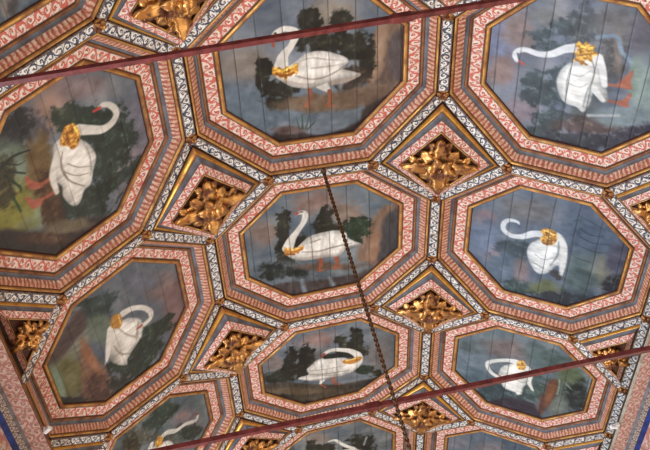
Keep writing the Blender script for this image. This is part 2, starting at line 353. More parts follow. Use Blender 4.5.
ART = {
 'C0': ((0.43, 0.47, 0.52), [
  ('b',-0.403,0.106,0.156,-0.033,-0.013,-0.139,(0.52,0.49,0.46),0.6,0.5),
  ('b',0.134,0.363,0.129,-0.025,-0.003,-0.099,(0.55,0.52,0.48),0.6,0.5),
  ('b',-0.317,-0.232,0.424,-0.094,-0.014,-0.176,(0.38,0.44,0.49),0.4,0.3),
  ('b',0.213,-0.456,0.245,-0.056,-0.002,-0.107,(0.4,0.45,0.49),0.4,0.3),
  ('p',[(0.317,-0.373),(0.328,-0.047),(0.357,0.161),(0.452,0.234),(0.607,0.181),(0.661,-0.241),(0.42,-0.476)],(0.47,0.39,0.33),0.0185),
  ('p',[(0.377,-0.156),(0.416,0.056),(0.493,0.111),(0.456,-0.073),(0.498,-0.232),(0.378,-0.334),(0.296,-0.343)],(0.36,0.3,0.27),0.0179),
  ('p',[(0.473,0.138),(0.608,0.158),(0.619,-0.207),(0.498,-0.206),(0.456,-0.049)],(0.33,0.3,0.31),0.0212),
  ('b',0.387,0.014,0.039,-0.016,-0.03,-0.207,(0.6,0.5,0.42),0.5,0.6),
  ('b',-0.009,0.342,0.06,-0.012,-0.004,-0.092,(0.21,0.22,0.19),0.15,0.5),
  ('b',0.178,0.288,0.067,-0.013,-0.002,-0.089,(0.21,0.22,0.19),0.15,0.5),
  ('b',0.251,0.113,0.096,-0.019,-0.001,-0.117,(0.21,0.22,0.19),0.2,0.5),
  ('b',0.053,0.176,0.141,-0.028,-0.003,-0.087,(0.21,0.22,0.19),0.2,0.5),
  ('b',0.318,-0.032,0.05,-0.021,-0.028,-0.185,(0.17,0.18,0.16),0.2,0.5),
  ('b',-0.295,-0.001,0.047,-0.01,-0.009,-0.114,(0.21,0.22,0.19),0.15,0.6),
  ('b',-0.211,-0.117,0.115,-0.025,-0.005,-0.074,(0.21,0.22,0.19),0.2,0.5),
  ('b',-0.209,-0.225,0.107,-0.024,-0.003,-0.05,(0.21,0.22,0.19),0.3,0.5),
  ('b',0.238,-0.126,0.099,-0.021,-0.001,-0.099,(0.3,0.26,0.24),0.3,0.5),
  ('b',0.056,-0.284,0.298,-0.039,0.001,-0.072,(0.46,0.39,0.32),0.3,0.4),
  ('b',0.297,-0.265,0.173,0.034,0.015,-0.062,(0.44,0.37,0.31),0.3,0.4),
  ('p',[(-0.28,-0.532),(-0.233,-0.434),(-0.114,-0.475),(0.026,-0.549),(0.254,-0.493),(0.317,-0.373),(0.581,-0.275),(0.666,-0.372),(0.336,-0.706),(-0.041,-0.672)],(0.24,0.21,0.21),0.0187),
  ('b',-0.174,-0.461,0.1,-0.023,-0.002,-0.037,(0.4,0.34,0.33),0.3,0.3),
  ('s',[(-0.109,-0.463,0.0047),(-0.124,-0.366,0.0023)],(0.25,0.33,0.28),0.0035),
  ('s',[(-0.089,-0.468,0.007),(-0.087,-0.348,0.0023)],(0.25,0.33,0.28),0.0035),
  ('s',[(-0.069,-0.472,0.007),(-0.044,-0.366,0.0023)],(0.25,0.33,0.28),0.0035),
  ('s',[(-0.057,-0.48,0.007),(-0.006,-0.42,0.0023)],(0.25,0.33,0.28),0.0035),
  ('s',[(0.081,-0.13,0.0264),(0.179,-0.133,0.0264),(0.268,-0.113,0.0154)],(0.6,0.56,0.52),0.0066),
  ('s',[(-0.034,-0.143,0.0154),(-0.03,-0.232,0.011),(-0.064,-0.283,0.0088),(-0.033,-0.295,0.0088)],(0.6,0.37,0.28),0.0044),
  ('s',[(0.041,-0.139,0.0353),(0.083,-0.193,0.0176)],(0.8,0.79,0.76),0.0066),
  ('s',[(0.088,-0.199,0.0134),(0.092,-0.277,0.0112),(0.065,-0.312,0.0089),(0.111,-0.322,0.0089)],(0.6,0.37,0.28),0.0045),
  ('p',[(-0.201,0.099),(-0.153,0.042),(-0.088,0.076),(-0.035,0.112),(0.05,0.111),(0.154,0.062),(0.202,0.023),(0.205,-0.009),(0.171,-0.043),(0.259,-0.096),(0.229,-0.119),(0.12,-0.121),(0.021,-0.149),(-0.038,-0.152),(-0.134,-0.121),(-0.198,-0.063),(-0.235,-0.013),(-0.227,0.05)],(0.8,0.79,0.76),0.0063),
  ('s',[(-0.11,-0.04,0.0043),(-0.015,-0.087,0.0065),(0.082,-0.083,0.0065),(0.181,-0.035,0.0065)],(0.6,0.57,0.54),0.0054),
  ('s',[(-0.076,0.061,0.0042),(-0.008,0.071,0.0042),(0.086,0.04,0.0042),(0.182,0.013,0.0021)],(0.68,0.66,0.63),0.0053),
  ('s',[(-0.012,-0.005,0.0043),(0.104,-0.012,0.0043),(0.182,-0.011,0.0021)],(0.66,0.64,0.61),0.0054),
  ('s',[(-0.179,-0.067,0.0065),(-0.075,-0.114,0.0065),(0.002,-0.13,0.0065)],(0.66,0.62,0.58),0.0087),
  ('s',[(-0.189,0.049,0.0423),(-0.173,0.117,0.0318),(-0.124,0.181,0.0212),(-0.094,0.246,0.0233),(-0.099,0.284,0.0212),(-0.15,0.309,0.0191),(-0.191,0.297,0.0191),(-0.21,0.283,0.0169)],(0.8,0.79,0.76),0.0053),
  ('s',[(-0.211,0.27,0.0122),(-0.225,0.227,0.0081),(-0.224,0.197,0.0061)],(0.66,0.32,0.25),0.0041),
  ('s',[(-0.21,0.29,0.0051),(-0.205,0.286,0.0051)],(0.15,0.12,0.12),0.002),
  ('p',[(-0.238,0.057),(-0.22,0.039),(-0.201,0.044),(-0.179,0.026),(-0.155,0.04),(-0.133,0.03),(-0.101,0.052),(-0.09,0.036),(-0.098,-0.03),(-0.12,-0.021),(-0.137,-0.041),(-0.156,-0.033),(-0.166,-0.07),(-0.183,-0.037),(-0.203,-0.042),(-0.212,-0.016),(-0.231,-0.016),(-0.245,0.006)],(0.74,0.52,0.2),0.0042),
  ('s',[(-0.227,0.041,0.0064),(-0.184,0.012,0.0085),(-0.106,0.034,0.0064)],(0.95,0.78,0.35),0.0042),
  ('s',[(-0.223,-0.004,0.0064),(-0.177,-0.028,0.0085),(-0.12,-0.016,0.0064)],(0.58,0.36,0.12),0.0043)
 ]),
 'C1': ((0.4, 0.45, 0.49), [
  ('b',-0.023,0.373,0.161,-0.002,0.008,-0.105,(0.55,0.47,0.44),0.6,0.5),
  ('b',-0.401,0.168,0.108,-0.03,-0.01,-0.133,(0.52,0.46,0.43),0.6,0.5),
  ('b',0.174,0.201,0.13,-0.035,-0.002,-0.107,(0.5,0.44,0.4),0.5,0.5),
  ('p',[(0.24,-0.668),(0.245,-0.181),(0.324,0.052),(0.437,0.212),(0.551,0.155),(0.6,-0.282),(0.362,-0.641)],(0.5,0.41,0.35),0.0255),
  ('p',[(0.419,0.026),(0.513,0.165),(0.59,0.09),(0.56,-0.3),(0.402,-0.374)],(0.27,0.27,0.29),0.0277),
  ('b',0.362,-0.214,0.038,-0.023,-0.032,-0.219,(0.58,0.46,0.38),0.5,0.5),
  ('b',-0.262,0.184,0.054,-0.015,-0.012,-0.192,(0.21,0.22,0.19),0.15,0.5),
  ('b',-0.254,-0.126,0.084,-0.024,-0.01,-0.171,(0.21,0.22,0.19),0.2,0.5),
  ('b',-0.163,-0.037,0.093,-0.026,-0.007,-0.126,(0.21,0.22,0.19),0.3,0.5),
  ('b',0.021,0.189,0.059,-0.016,-0.004,-0.128,(0.21,0.22,0.19),0.15,0.5),
  ('b',0.04,0.088,0.112,-0.031,-0.004,-0.109,(0.21,0.22,0.19),0.2,0.5),
  ('b',0.247,0.045,0.107,0.013,0.019,-0.118,(0.18,0.26,0.2),0.15,0.6),
  ('b',0.208,-0.07,0.077,-0.021,-0.001,-0.071,(0.18,0.26,0.2),0.3,0.5),
  ('b',-0.072,-0.342,0.464,-0.137,-0.005,-0.119,(0.36,0.4,0.43),0.4,0.3),
  ('b',0.164,-0.365,0.138,-0.04,-0.002,-0.09,(0.42,0.46,0.48),0.4,0.3),
  ('b',-0.358,-0.257,0.113,-0.033,-0.006,-0.087,(0.2,0.24,0.24),0.3,0.6),
  ('b',-0.206,-0.302,0.076,-0.022,-0.004,-0.065,(0.2,0.24,0.24),0.3,0.6),
  ('b',0.027,-0.311,0.233,-0.068,-0.001,-0.041,(0.42,0.36,0.32),0.4,0.4),
  ('p',[(-0.391,-0.445),(-0.309,-0.392),(-0.134,-0.429),(0.023,-0.446),(0.242,-0.449),(0.322,-0.442),(0.26,-0.642),(0.016,-0.663),(-0.224,-0.621)],(0.3,0.27,0.27),0.0195),
  ('b',0.02,-0.538,0.218,-0.036,0.001,-0.044,(0.36,0.33,0.33),0.4,0.3),
  ('s',[(-0.169,-0.404,0.0146),(-0.158,-0.515,0.0194),(-0.133,-0.602,0.0243)],(0.45,0.49,0.52),0.0122),
  ('s',[(0.033,-0.433,0.0098),(0.06,-0.55,0.0172)],(0.45,0.49,0.52),0.0123),
  ('s',[(-0.027,-0.191,0.0189),(-0.022,-0.275,0.0142),(-0.044,-0.329,0.0118),(-0.017,-0.337,0.0118)],(0.6,0.37,0.28),0.0071),
  ('s',[(0.089,-0.21,0.019),(0.098,-0.292,0.0143),(0.07,-0.338,0.0119),(0.113,-0.338,0.0119)],(0.6,0.37,0.28),0.0071),
  ('p',[(-0.267,0.02),(-0.212,-0.058),(-0.142,0.007),(-0.089,0.054),(0.002,0.068),(0.096,0.064),(0.162,0.024),(0.179,-0.034),(0.217,-0.081),(0.265,-0.129),(0.168,-0.154),(0.108,-0.215),(0.012,-0.202),(-0.095,-0.201),(-0.18,-0.182),(-0.244,-0.129),(-0.278,-0.056)],(0.8,0.79,0.76),0.0068),
  ('s',[(-0.147,-0.099,0.0046),(-0.043,-0.123,0.007),(0.072,-0.11,0.007),(0.207,-0.102,0.0046)],(0.56,0.54,0.52),0.007),
  ('s',[(-0.086,-0.017,0.0069),(-0.019,0.001,0.0046)],(0.62,0.58,0.55),0.0069),
  ('s',[(0.168,-0.145,0.0118),(0.265,-0.135,0.0118)],(0.5,0.5,0.5),0.0094),
  ('s',[(-0.122,-0.17,0.0094),(-0.007,-0.185,0.0094)],(0.64,0.61,0.58),0.0117),
  ('s',[(-0.248,-0.028,0.0413),(-0.22,0.049,0.0321),(-0.173,0.127,0.0229),(-0.13,0.197,0.0206),(-0.111,0.264,0.0206),(-0.121,0.301,0.0183),(-0.151,0.304,0.016)],(0.8,0.79,0.76),0.0057),
  ('s',[(-0.161,0.307,0.0109),(-0.18,0.296,0.0065)],(0.66,0.32,0.27),0.0044),
  ('s',[(-0.143,0.312,0.0044),(-0.128,0.309,0.0044)],(0.15,0.12,0.12),0.0022),
  ('p',[(-0.273,-0.012),(-0.255,-0.034),(-0.236,-0.028),(-0.219,-0.05),(-0.195,-0.034),(-0.173,-0.046),(-0.149,-0.022),(-0.139,-0.039),(-0.144,-0.077),(-0.164,-0.083),(-0.18,-0.107),(-0.198,-0.096),(-0.215,-0.12),(-0.233,-0.098),(-0.253,-0.109),(-0.274,-0.086)],(0.74,0.5,0.24),0.0046),
  ('s',[(-0.266,-0.025,0.0069),(-0.212,-0.058,0.0092),(-0.15,-0.036,0.0069)],(0.95,0.74,0.4),0.0046),
  ('s',[(-0.261,-0.09,0.0069),(-0.205,-0.111,0.0069)],(0.56,0.34,0.14),0.0046)
 ]),
 'C2': ((0.4, 0.44, 0.48), [
  ('b',-0.084,0.353,0.139,-0.005,0.006,-0.089,(0.55,0.46,0.44),0.6,0.5),
  ('b',-0.432,0.17,0.07,-0.024,-0.008,-0.12,(0.47,0.43,0.42),0.6,0.5),
  ('b',0.418,-0.029,0.112,-0.038,0.001,-0.252,(0.45,0.44,0.44),0.6,0.5),
  ('b',0.011,-0.015,0.218,-0.076,-0.006,-0.187,(0.42,0.42,0.42),0.5,0.4),
  ('b',-0.31,0.128,0.056,-0.019,-0.011,-0.188,(0.17,0.18,0.16),0.15,0.5),
  ('b',-0.178,0.175,0.057,-0.019,-0.007,-0.156,(0.17,0.18,0.16),0.15,0.5),
  ('b',-0.411,-0.041,0.142,-0.05,-0.005,-0.081,(0.21,0.22,0.19),0.25,0.5),
  ('b',-0.245,-0.02,0.143,-0.05,-0.007,-0.14,(0.21,0.22,0.19),0.2,0.5),
  ('b',0.106,0.275,0.057,-0.019,-0.002,-0.095,(0.21,0.22,0.19),0.15,0.5),
  ('b',0.226,0.235,0.072,-0.024,-0.002,-0.165,(0.17,0.18,0.16),0.15,0.5),
  ('b',0.179,0.115,0.136,-0.046,-0.002,-0.11,(0.21,0.22,0.19),0.2,0.5),
  ('b',0.287,-0.191,0.094,-0.033,-0.0,-0.084,(0.17,0.24,0.2),0.2,0.6),
  ('b',0.381,-0.256,0.057,-0.02,0.0,-0.046,(0.21,0.22,0.19),0.2,0.6),
  ('p',[(-0.563,-0.131),(-0.38,-0.132),(0.021,-0.309),(0.343,-0.332),(0.496,-0.313),(0.421,-0.487),(0.187,-0.642),(-0.201,-0.637),(-0.558,-0.298)],(0.3,0.27,0.23),0.0192),
  ('b',-0.297,-0.293,0.275,-0.1,-0.003,-0.052,(0.4,0.35,0.28),0.4,0.4),
  ('b',-0.003,-0.486,0.227,-0.041,0.001,-0.048,(0.38,0.35,0.3),0.4,0.4),
  ('b',-0.195,-0.517,0.225,-0.084,-0.002,-0.048,(0.2,0.19,0.19),0.4,0.4),
  ('b',-0.43,-0.328,0.109,-0.04,-0.003,-0.039,(0.22,0.22,0.22),0.4,0.3),
  ('b',0.343,-0.391,0.167,0.013,0.006,-0.041,(0.22,0.24,0.25),0.4,0.3),
  ('s',[(-0.06,-0.198,0.0245),(-0.082,-0.255,0.0098)],(0.8,0.79,0.76),0.0049),
  ('s',[(0.024,-0.211,0.0147),(0.033,-0.287,0.0123),(0.074,-0.321,0.0098)],(0.6,0.37,0.28),0.0061),
  ('s',[(-0.079,-0.273,0.0099),(-0.043,-0.326,0.0099)],(0.6,0.37,0.28),0.0062),
  ('p',[(-0.187,-0.015),(-0.152,0.026),(-0.095,0.085),(-0.004,0.1),(0.105,0.053),(0.195,-0.015),(0.255,-0.029),(0.25,-0.113),(0.193,-0.174),(0.099,-0.205),(0.006,-0.198),(-0.051,-0.211),(-0.162,-0.191),(-0.251,-0.133),(-0.241,-0.101),(-0.176,-0.092)],(0.8,0.79,0.76),0.0072),
  ('s',[(-0.251,-0.12,0.0121),(-0.142,-0.159,0.0145),(-0.012,-0.166,0.0145)],(0.8,0.79,0.76),0.0072),
  ('s',[(-0.164,-0.042,0.0048),(-0.046,-0.064,0.0048),(0.121,-0.068,0.0048)],(0.62,0.6,0.58),0.006),
  ('s',[(-0.158,-0.102,0.0048),(-0.011,-0.134,0.0072),(0.156,-0.145,0.0048)],(0.56,0.54,0.52),0.0072),
  ('s',[(-0.104,-0.134,0.0073),(0.081,-0.186,0.0097)],(0.62,0.6,0.57),0.0097),
  ('s',[(-0.022,0.106,0.0283),(0.051,0.097,0.033),(0.124,0.078,0.0283),(0.151,0.062,0.0188)],(0.15,0.17,0.17),0.0071),
  ('s',[(0.232,-0.059,0.0411),(0.237,0.033,0.0339),(0.179,0.115,0.0266),(0.107,0.157,0.0242),(0.035,0.182,0.0218),(-0.016,0.168,0.0194),(-0.034,0.15,0.0145)],(0.8,0.79,0.76),0.0061),
  ('s',[(-0.038,0.151,0.0117),(-0.057,0.115,0.007)],(0.62,0.3,0.26),0.0047),
  ('s',[(0.129,-0.011,0.024),(0.177,-0.034,0.0312),(0.229,-0.014,0.0336),(0.251,-0.003,0.0192)],(0.72,0.5,0.22),0.006),
  ('s',[(0.14,-0.003,0.0072),(0.233,0.003,0.0072)],(0.93,0.74,0.4),0.0048)
 ]),
 'C3': ((0.42, 0.45, 0.47), [
  ('b',-0.156,0.417,0.106,-0.042,-0.004,-0.101,(0.52,0.48,0.45),0.5,0.5),
  ('b',-0.197,0.295,0.054,-0.022,-0.005,-0.12,(0.21,0.22,0.19),0.2,0.6),
  ('b',-0.072,0.227,0.09,-0.037,-0.003,-0.087,(0.21,0.22,0.19),0.2,0.6),
  ('b',0.268,0.213,0.12,-0.048,-0.001,-0.119,(0.21,0.22,0.19),0.2,0.6),
  ('b',0.221,0.108,0.167,-0.068,-0.001,-0.106,(0.21,0.22,0.19),0.2,0.5),
  ('b',0.104,-0.19,0.453,-0.191,-0.005,-0.259,(0.36,0.34,0.3),0.3,0.4),
  ('b',0.137,-0.471,0.425,-0.184,-0.004,-0.232,(0.33,0.36,0.38),0.3,0.4),
  ('p',[(0.054,0.123),(0.202,0.098),(0.295,-0.012),(0.314,-0.111),(0.2,-0.137),(0.05,-0.056)],(0.8,0.79,0.76),0.0102),
  ('s',[(-0.041,0.326,0.0125),(0.013,0.329,0.0149),(0.057,0.262,0.0174),(0.111,0.188,0.0199),(0.184,0.106,0.0224),(0.202,0.027,0.0249)],(0.8,0.79,0.76),0.0075),
  ('s',[(0.3,0.263,0.0101),(0.277,0.139,0.0101)],(0.6,0.62,0.62),0.0076)
 ]),
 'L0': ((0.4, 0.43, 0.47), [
  ('b',-0.406,0.001,0.102,0.085,0.103,-0.085,(0.58,0.47,0.42),0.6,0.5),
  ('b',-0.418,0.197,0.094,0.143,0.073,-0.019,(0.5,0.44,0.45),0.6,0.5),
  ('b',0.276,0.385,0.103,0.137,0.175,-0.04,(0.48,0.44,0.47),0.6,0.5),
  ('b',0.031,0.503,0.076,0.109,0.167,-0.037,(0.4,0.4,0.45),0.5,0.4),
  ('b',-0.364,-0.145,0.101,0.061,0.052,-0.069,(0.33,0.33,0.37),0.5,0.4),
  ('b',-0.394,-0.228,0.085,0.058,0.09,-0.094,(0.17,0.18,0.21),0.25,0.5),
  ('b',-0.177,0.161,0.103,0.146,0.129,-0.034,(0.2,0.28,0.25),0.2,0.6),
  ('b',0.001,0.324,0.093,0.13,0.163,-0.039,(0.2,0.27,0.25),0.2,0.6),
  ('b',0.128,0.232,0.166,0.132,0.117,-0.092,(0.2,0.27,0.25),0.2,0.5),
  ('b',0.322,0.311,-0.02,0.176,0.065,0.022,(0.22,0.28,0.27),0.25,0.6),
  ('b',0.291,0.008,0.161,0.199,0.17,-0.045,(0.19,0.25,0.23),0.25,0.5),
  ('b',-0.302,0.068,0.049,0.07,0.074,-0.021,(0.25,0.3,0.26),0.2,0.6),
  ('b',-0.181,-0.281,0.207,0.056,0.016,-0.107,(0.42,0.48,0.42),0.4,0.4),
  ('b',0.062,-0.274,0.018,0.052,0.216,0.001,(0.5,0.58,0.52),0.4,0.4),
  ('b',0.025,-0.4,0.123,0.15,0.18,-0.057,(0.5,0.49,0.22),0.5,0.3),  # yellow-green sheen of window light, painted in as olive
  ('b',-0.101,-0.156,0.045,0.069,0.215,-0.044,(0.45,0.37,0.24),0.35,0.5),
  ('b',0.154,-0.16,0.036,0.063,0.21,-0.025,(0.38,0.27,0.19),0.3,0.5),
  ('b',-0.136,-0.362,0.042,0.053,0.149,-0.048,(0.3,0.28,0.2),0.4,0.5),
  ('p',[(0.118,-0.484),(0.282,-0.313),(0.34,-0.184),(0.519,0.136),(0.665,0.068),(0.585,-0.193),(0.278,-0.536)],(0.22,0.18,0.18),0.0266),
  ('b',0.407,-0.114,0.086,0.153,0.059,-0.005,(0.42,0.38,0.31),0.3,0.5),
  ('b',0.384,-0.256,0.122,0.14,0.04,-0.012,(0.36,0.26,0.2),0.4,0.4),
  ('s',[(-0.246,-0.366,0.01),(-0.27,-0.28,0.0075),(-0.243,-0.182,0.005)],(0.14,0.17,0.15),0.005),
  ('s',[(-0.201,-0.328,0.0076),(-0.123,-0.246,0.0051)],(0.17,0.22,0.17),0.0051),
  ('s',[(-0.193,-0.357,0.0076),(-0.072,-0.302,0.0076),(-0.038,-0.299,0.0051)],(0.17,0.24,0.17),0.0051),
  ('s',[(-0.274,-0.344,0.0075),(-0.206,-0.274,0.005),(-0.198,-0.223,0.0025)],(0.17,0.22,0.17),0.005),
  ('s',[(-0.035,-0.354,0.0079),(0.091,-0.339,0.0079)],(0.24,0.34,0.2),0.0052),
  ('p',[(0.032,-0.182),(-0.008,-0.248),(-0.08,-0.259),(-0.107,-0.245),(-0.052,-0.223),(0.002,-0.178)],(0.62,0.36,0.28),0.0068),
  ('s',[(0.012,-0.091,0.0137),(0.013,-0.182,0.011)],(0.62,0.36,0.28),0.0068),
  ('p',[(0.133,-0.211),(0.129,-0.272),(0.042,-0.291),(0.02,-0.278),(0.075,-0.25),(0.092,-0.213)],(0.62,0.36,0.28),0.0069),
  ('s',[(0.115,-0.126,0.0139),(0.107,-0.218,0.0111)],(0.62,0.36,0.28),0.007),
  ('p',[(-0.193,-0.01),(-0.181,0.048),(-0.095,0.125),(-0.02,0.164),(0.072,0.18),(0.143,0.143),(0.227,0.101),(0.24,0.052),(0.301,-0.001),(0.284,-0.05),(0.184,-0.082),(0.108,-0.072),(0.04,-0.105),(-0.032,-0.107),(-0.095,-0.066),(-0.163,-0.052)],(0.8,0.79,0.76),0.008),
  ('s',[(-0.109,-0.042,0.0215),(0.003,-0.103,0.0215),(0.128,-0.11,0.0161)],(0.8,0.79,0.76),0.0081),
  ('s',[(-0.099,-0.008,0.0041),(-0.013,-0.041,0.0054),(0.109,-0.017,0.0054),(0.212,0.059,0.0041)],(0.56,0.52,0.47),0.0054),
  ('s',[(-0.008,0.0,0.0033),(0.06,0.055,0.0033),(0.11,0.131,0.0033)],(0.6,0.58,0.54),0.0041),
  ('s',[(0.022,-0.037,0.0033),(0.104,0.028,0.0033),(0.149,0.112,0.0033)],(0.6,0.58,0.54),0.0041),
  ('s',[(-0.038,0.139,0.0042),(0.075,0.14,0.0042),(0.171,0.115,0.0042)],(0.6,0.58,0.54),0.0056),
  ('s',[(-0.172,0.117,0.0353),(-0.12,0.19,0.0298),(-0.072,0.267,0.0271),(-0.079,0.337,0.0244),(-0.123,0.372,0.0217),(-0.189,0.346,0.019),(-0.224,0.304,0.0163),(-0.224,0.278,0.0136)],(0.8,0.79,0.76),0.0068),
  ('s',[(-0.219,0.277,0.011),(-0.222,0.237,0.0082)],(0.76,0.3,0.26),0.0055),
  ('p',[(-0.236,0.035),(-0.241,0.079),(-0.22,0.11),(-0.143,0.123),(-0.085,0.096),(-0.075,0.054),(-0.117,0.031),(-0.158,-0.009)],(0.74,0.52,0.2),0.0066),
  ('s',[(-0.225,0.094,0.0054),(-0.153,0.109,0.0054),(-0.099,0.077,0.0054)],(0.95,0.75,0.35),0.004),
  ('s',[(-0.197,0.047,0.008),(-0.134,0.041,0.008)],(0.56,0.36,0.12),0.0053)
 ]),
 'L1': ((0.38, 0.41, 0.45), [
  ('b',-0.072,0.409,0.147,0.155,0.123,-0.025,(0.5,0.42,0.41),0.6,0.5),
  ('b',0.227,0.444,0.08,0.08,0.196,-0.037,(0.5,0.4,0.4),0.6,0.5),
  ('b',-0.274,0.271,0.115,0.122,0.088,-0.019,(0.4,0.42,0.47),0.6,0.4),
  ('b',-0.352,-0.135,0.024,0.112,0.14,0.019,(0.2,0.27,0.27),0.3,0.6),
  ('b',-0.363,-0.022,0.044,0.094,0.074,0.003,(0.24,0.31,0.31),0.3,0.6),
  ('b',-0.142,-0.105,0.116,0.112,0.117,-0.029,(0.38,0.43,0.38),0.3,0.5),
  ('b',0.256,0.28,0.07,0.133,0.079,0.005,(0.21,0.28,0.24),0.2,0.6),
  ('b',0.344,0.137,0.106,0.157,0.155,-0.001,(0.2,0.27,0.23),0.25,0.6),
  ('b',0.427,0.026,0.165,0.148,0.099,-0.022,(0.2,0.26,0.23),0.25,0.5),
  ('b',0.238,0.378,0.018,0.068,0.042,0.008,(0.22,0.28,0.25),0.2,0.6),
  ('p',[(-0.218,-0.52),(-0.442,-0.26),(-0.406,-0.189),(-0.256,-0.215),(-0.157,-0.431),(-0.146,-0.488)],(0.31,0.24,0.24),0.0217),
  ('p',[(-0.19,-0.528),(-0.157,-0.431),(-0.242,-0.219),(-0.118,-0.223),(-0.095,-0.34),(-0.077,-0.427),(0.016,-0.48),(0.225,-0.539),(-0.077,-0.561)],(0.46,0.47,0.42),0.0272),
  ('b',0.058,-0.409,0.12,0.106,0.179,-0.049,(0.4,0.39,0.24),0.4,0.4),  # olive glow of reflected light, put into the picture's colour
  ('b',0.063,-0.507,0.025,0.035,0.209,-0.016,(0.52,0.6,0.52),0.5,0.3),  # green-white streak of the same sheen, also painted in
  ('p',[(-0.176,-0.277),(-0.17,-0.237),(-0.007,-0.224),(0.158,-0.18),(0.427,-0.157),(0.612,-0.217),(0.422,-0.393),(0.101,-0.337)],(0.46,0.34,0.26),0.028),
  ('b',0.053,-0.24,0.008,0.032,0.191,0.022,(0.55,0.38,0.28),0.4,0.5),
  ('b',0.384,-0.266,0.107,0.091,0.129,-0.032,(0.33,0.22,0.2),0.4,0.4),
  ('b',0.543,-0.093,0.113,0.097,0.134,-0.031,(0.2,0.22,0.2),0.3,0.5),
  ('b',0.296,-0.446,0.154,0.129,0.037,-0.01,(0.2,0.18,0.18),0.4,0.3),
  ('p',[(-0.11,-0.056),(-0.084,0.024),(-0.048,0.103),(0.038,0.173),(0.13,0.177),(0.21,0.142),(0.264,0.062),(0.305,0.008),(0.356,-0.019),(0.248,-0.099),(0.147,-0.119),(0.027,-0.104),(-0.056,-0.075)],(0.8,0.79,0.76),0.0087),
  ('s',[(-0.084,-0.048,0.0292),(0.024,-0.089,0.0263),(0.149,-0.134,0.0175),(0.183,-0.157,0.0058)],(0.8,0.79,0.76),0.0088),
  ('s',[(0.092,-0.062,0.006),(0.211,-0.031,0.006),(0.275,0.036,0.006)],(0.58,0.55,0.5),0.009),
  ('s',[(-0.051,0.001,0.0059),(0.071,0.046,0.0059),(0.191,0.124,0.0059)],(0.64,0.61,0.56),0.0089),
  ('s',[(0.05,0.155,0.0091),(0.194,0.108,0.0091)],(0.64,0.61,0.56),0.0091),
  ('s',[(-0.134,0.065,0.0293),(-0.114,0.133,0.0234),(-0.054,0.208,0.0205),(0.034,0.259,0.0205),(0.097,0.257,0.0205),(0.115,0.211,0.0205),(0.107,0.173,0.0146)],(0.8,0.79,0.76),0.0073),
  ('s',[(0.104,0.171,0.0123),(0.104,0.141,0.0092)],(0.66,0.34,0.28),0.0062),
  ('p',[(-0.18,-0.017),(-0.162,0.037),(-0.114,0.048),(-0.05,0.039),(-0.035,0.006),(-0.096,-0.042)],(0.68,0.5,0.22),0.0072),
  ('s',[(-0.148,0.033,0.0058),(-0.059,0.03,0.0058)],(0.92,0.72,0.4),0.0058)
 ]),
 'L2': ((0.4, 0.45, 0.47), [
  ('b',-0.057,0.329,0.161,0.13,0.12,-0.022,(0.46,0.43,0.45),0.6,0.5),
  ('b',-0.36,0.179,0.081,0.126,0.117,0.006,(0.2,0.27,0.24),0.3,0.6),
  ('b',-0.342,0.042,0.063,0.096,0.093,0.003,(0.22,0.28,0.25),0.3,0.5),
  ('b',0.142,0.329,0.131,0.103,0.093,-0.017,(0.26,0.31,0.29),0.3,0.5),
  ('b',-0.326,-0.077,0.131,0.102,0.093,-0.02,(0.38,0.38,0.35),0.4,0.4),
  ('b',-0.012,0.11,0.16,0.124,0.1,-0.02,(0.34,0.35,0.33),0.4,0.4),
  ('b',-0.133,0.307,0.047,0.059,0.047,0.0,(0.52,0.44,0.44),0.4,0.4),
  ('b',-0.312,-0.177,0.098,0.075,0.111,-0.025,(0.3,0.28,0.22),0.4,0.4),
  ('b',-0.074,-0.165,0.155,0.115,0.116,-0.026,(0.44,0.36,0.25),0.4,0.4),
  ('p',[(-0.082,-0.029),(-0.076,0.003),(-0.012,0.11),(0.08,0.162),(0.162,0.146),(0.251,0.076),(0.141,-0.024),(0.027,-0.052)],(0.8,0.79,0.76),0.0091),
  ('s',[(-0.097,0.093,0.0293),(-0.093,0.144,0.0257),(-0.025,0.217,0.022),(-0.005,0.302,0.0202),(0.037,0.365,0.0183),(0.068,0.414,0.0165),(0.035,0.434,0.0147)],(0.74,0.74,0.71),0.0073),
  ('s',[(0.004,0.429,0.0096),(-0.024,0.426,0.0057)],(0.55,0.3,0.25),0.0057),
  ('s',[(-0.122,-0.012,0.0217),(-0.081,-0.038,0.0253)],(0.8,0.79,0.76),0.0072),
  ('p',[(-0.117,0.029),(-0.141,0.068),(-0.073,0.092),(-0.011,0.072),(-0.013,0.042),(-0.052,0.012)],(0.74,0.54,0.22),0.0073)
 ]),
 'R0': ((0.42, 0.46, 0.53), [
  ('b',0.087,0.444,0.022,-0.082,-0.277,-0.027,(0.43,0.47,0.6),0.5,0.4),
  ('b',0.207,0.373,0.026,-0.101,-0.122,-0.013,(0.52,0.46,0.46),0.5,0.5),
  ('b',-0.099,0.447,0.024,-0.084,-0.105,-0.01,(0.54,0.46,0.45),0.5,0.5),
  ('b',-0.366,0.311,0.033,-0.107,-0.112,-0.012,(0.5,0.46,0.5),0.5,0.5),
  ('b',0.348,0.206,0.029,-0.116,-0.094,-0.012,(0.46,0.48,0.5),0.5,0.5),
  ('b',0.231,0.232,0.026,-0.099,-0.048,-0.006,(0.27,0.34,0.38),0.25,0.6),
  ('b',0.309,0.121,0.025,-0.096,-0.059,-0.008,(0.26,0.33,0.37),0.25,0.6),
  ('b',0.157,0.181,0.021,-0.079,-0.049,-0.006,(0.28,0.35,0.39),0.25,0.6),
  ('b',-0.112,0.253,0.027,-0.093,-0.063,-0.007,(0.26,0.34,0.36),0.2,0.6),
  ('b',-0.219,0.197,0.037,-0.124,-0.07,-0.009,(0.24,0.31,0.34),0.2,0.6),
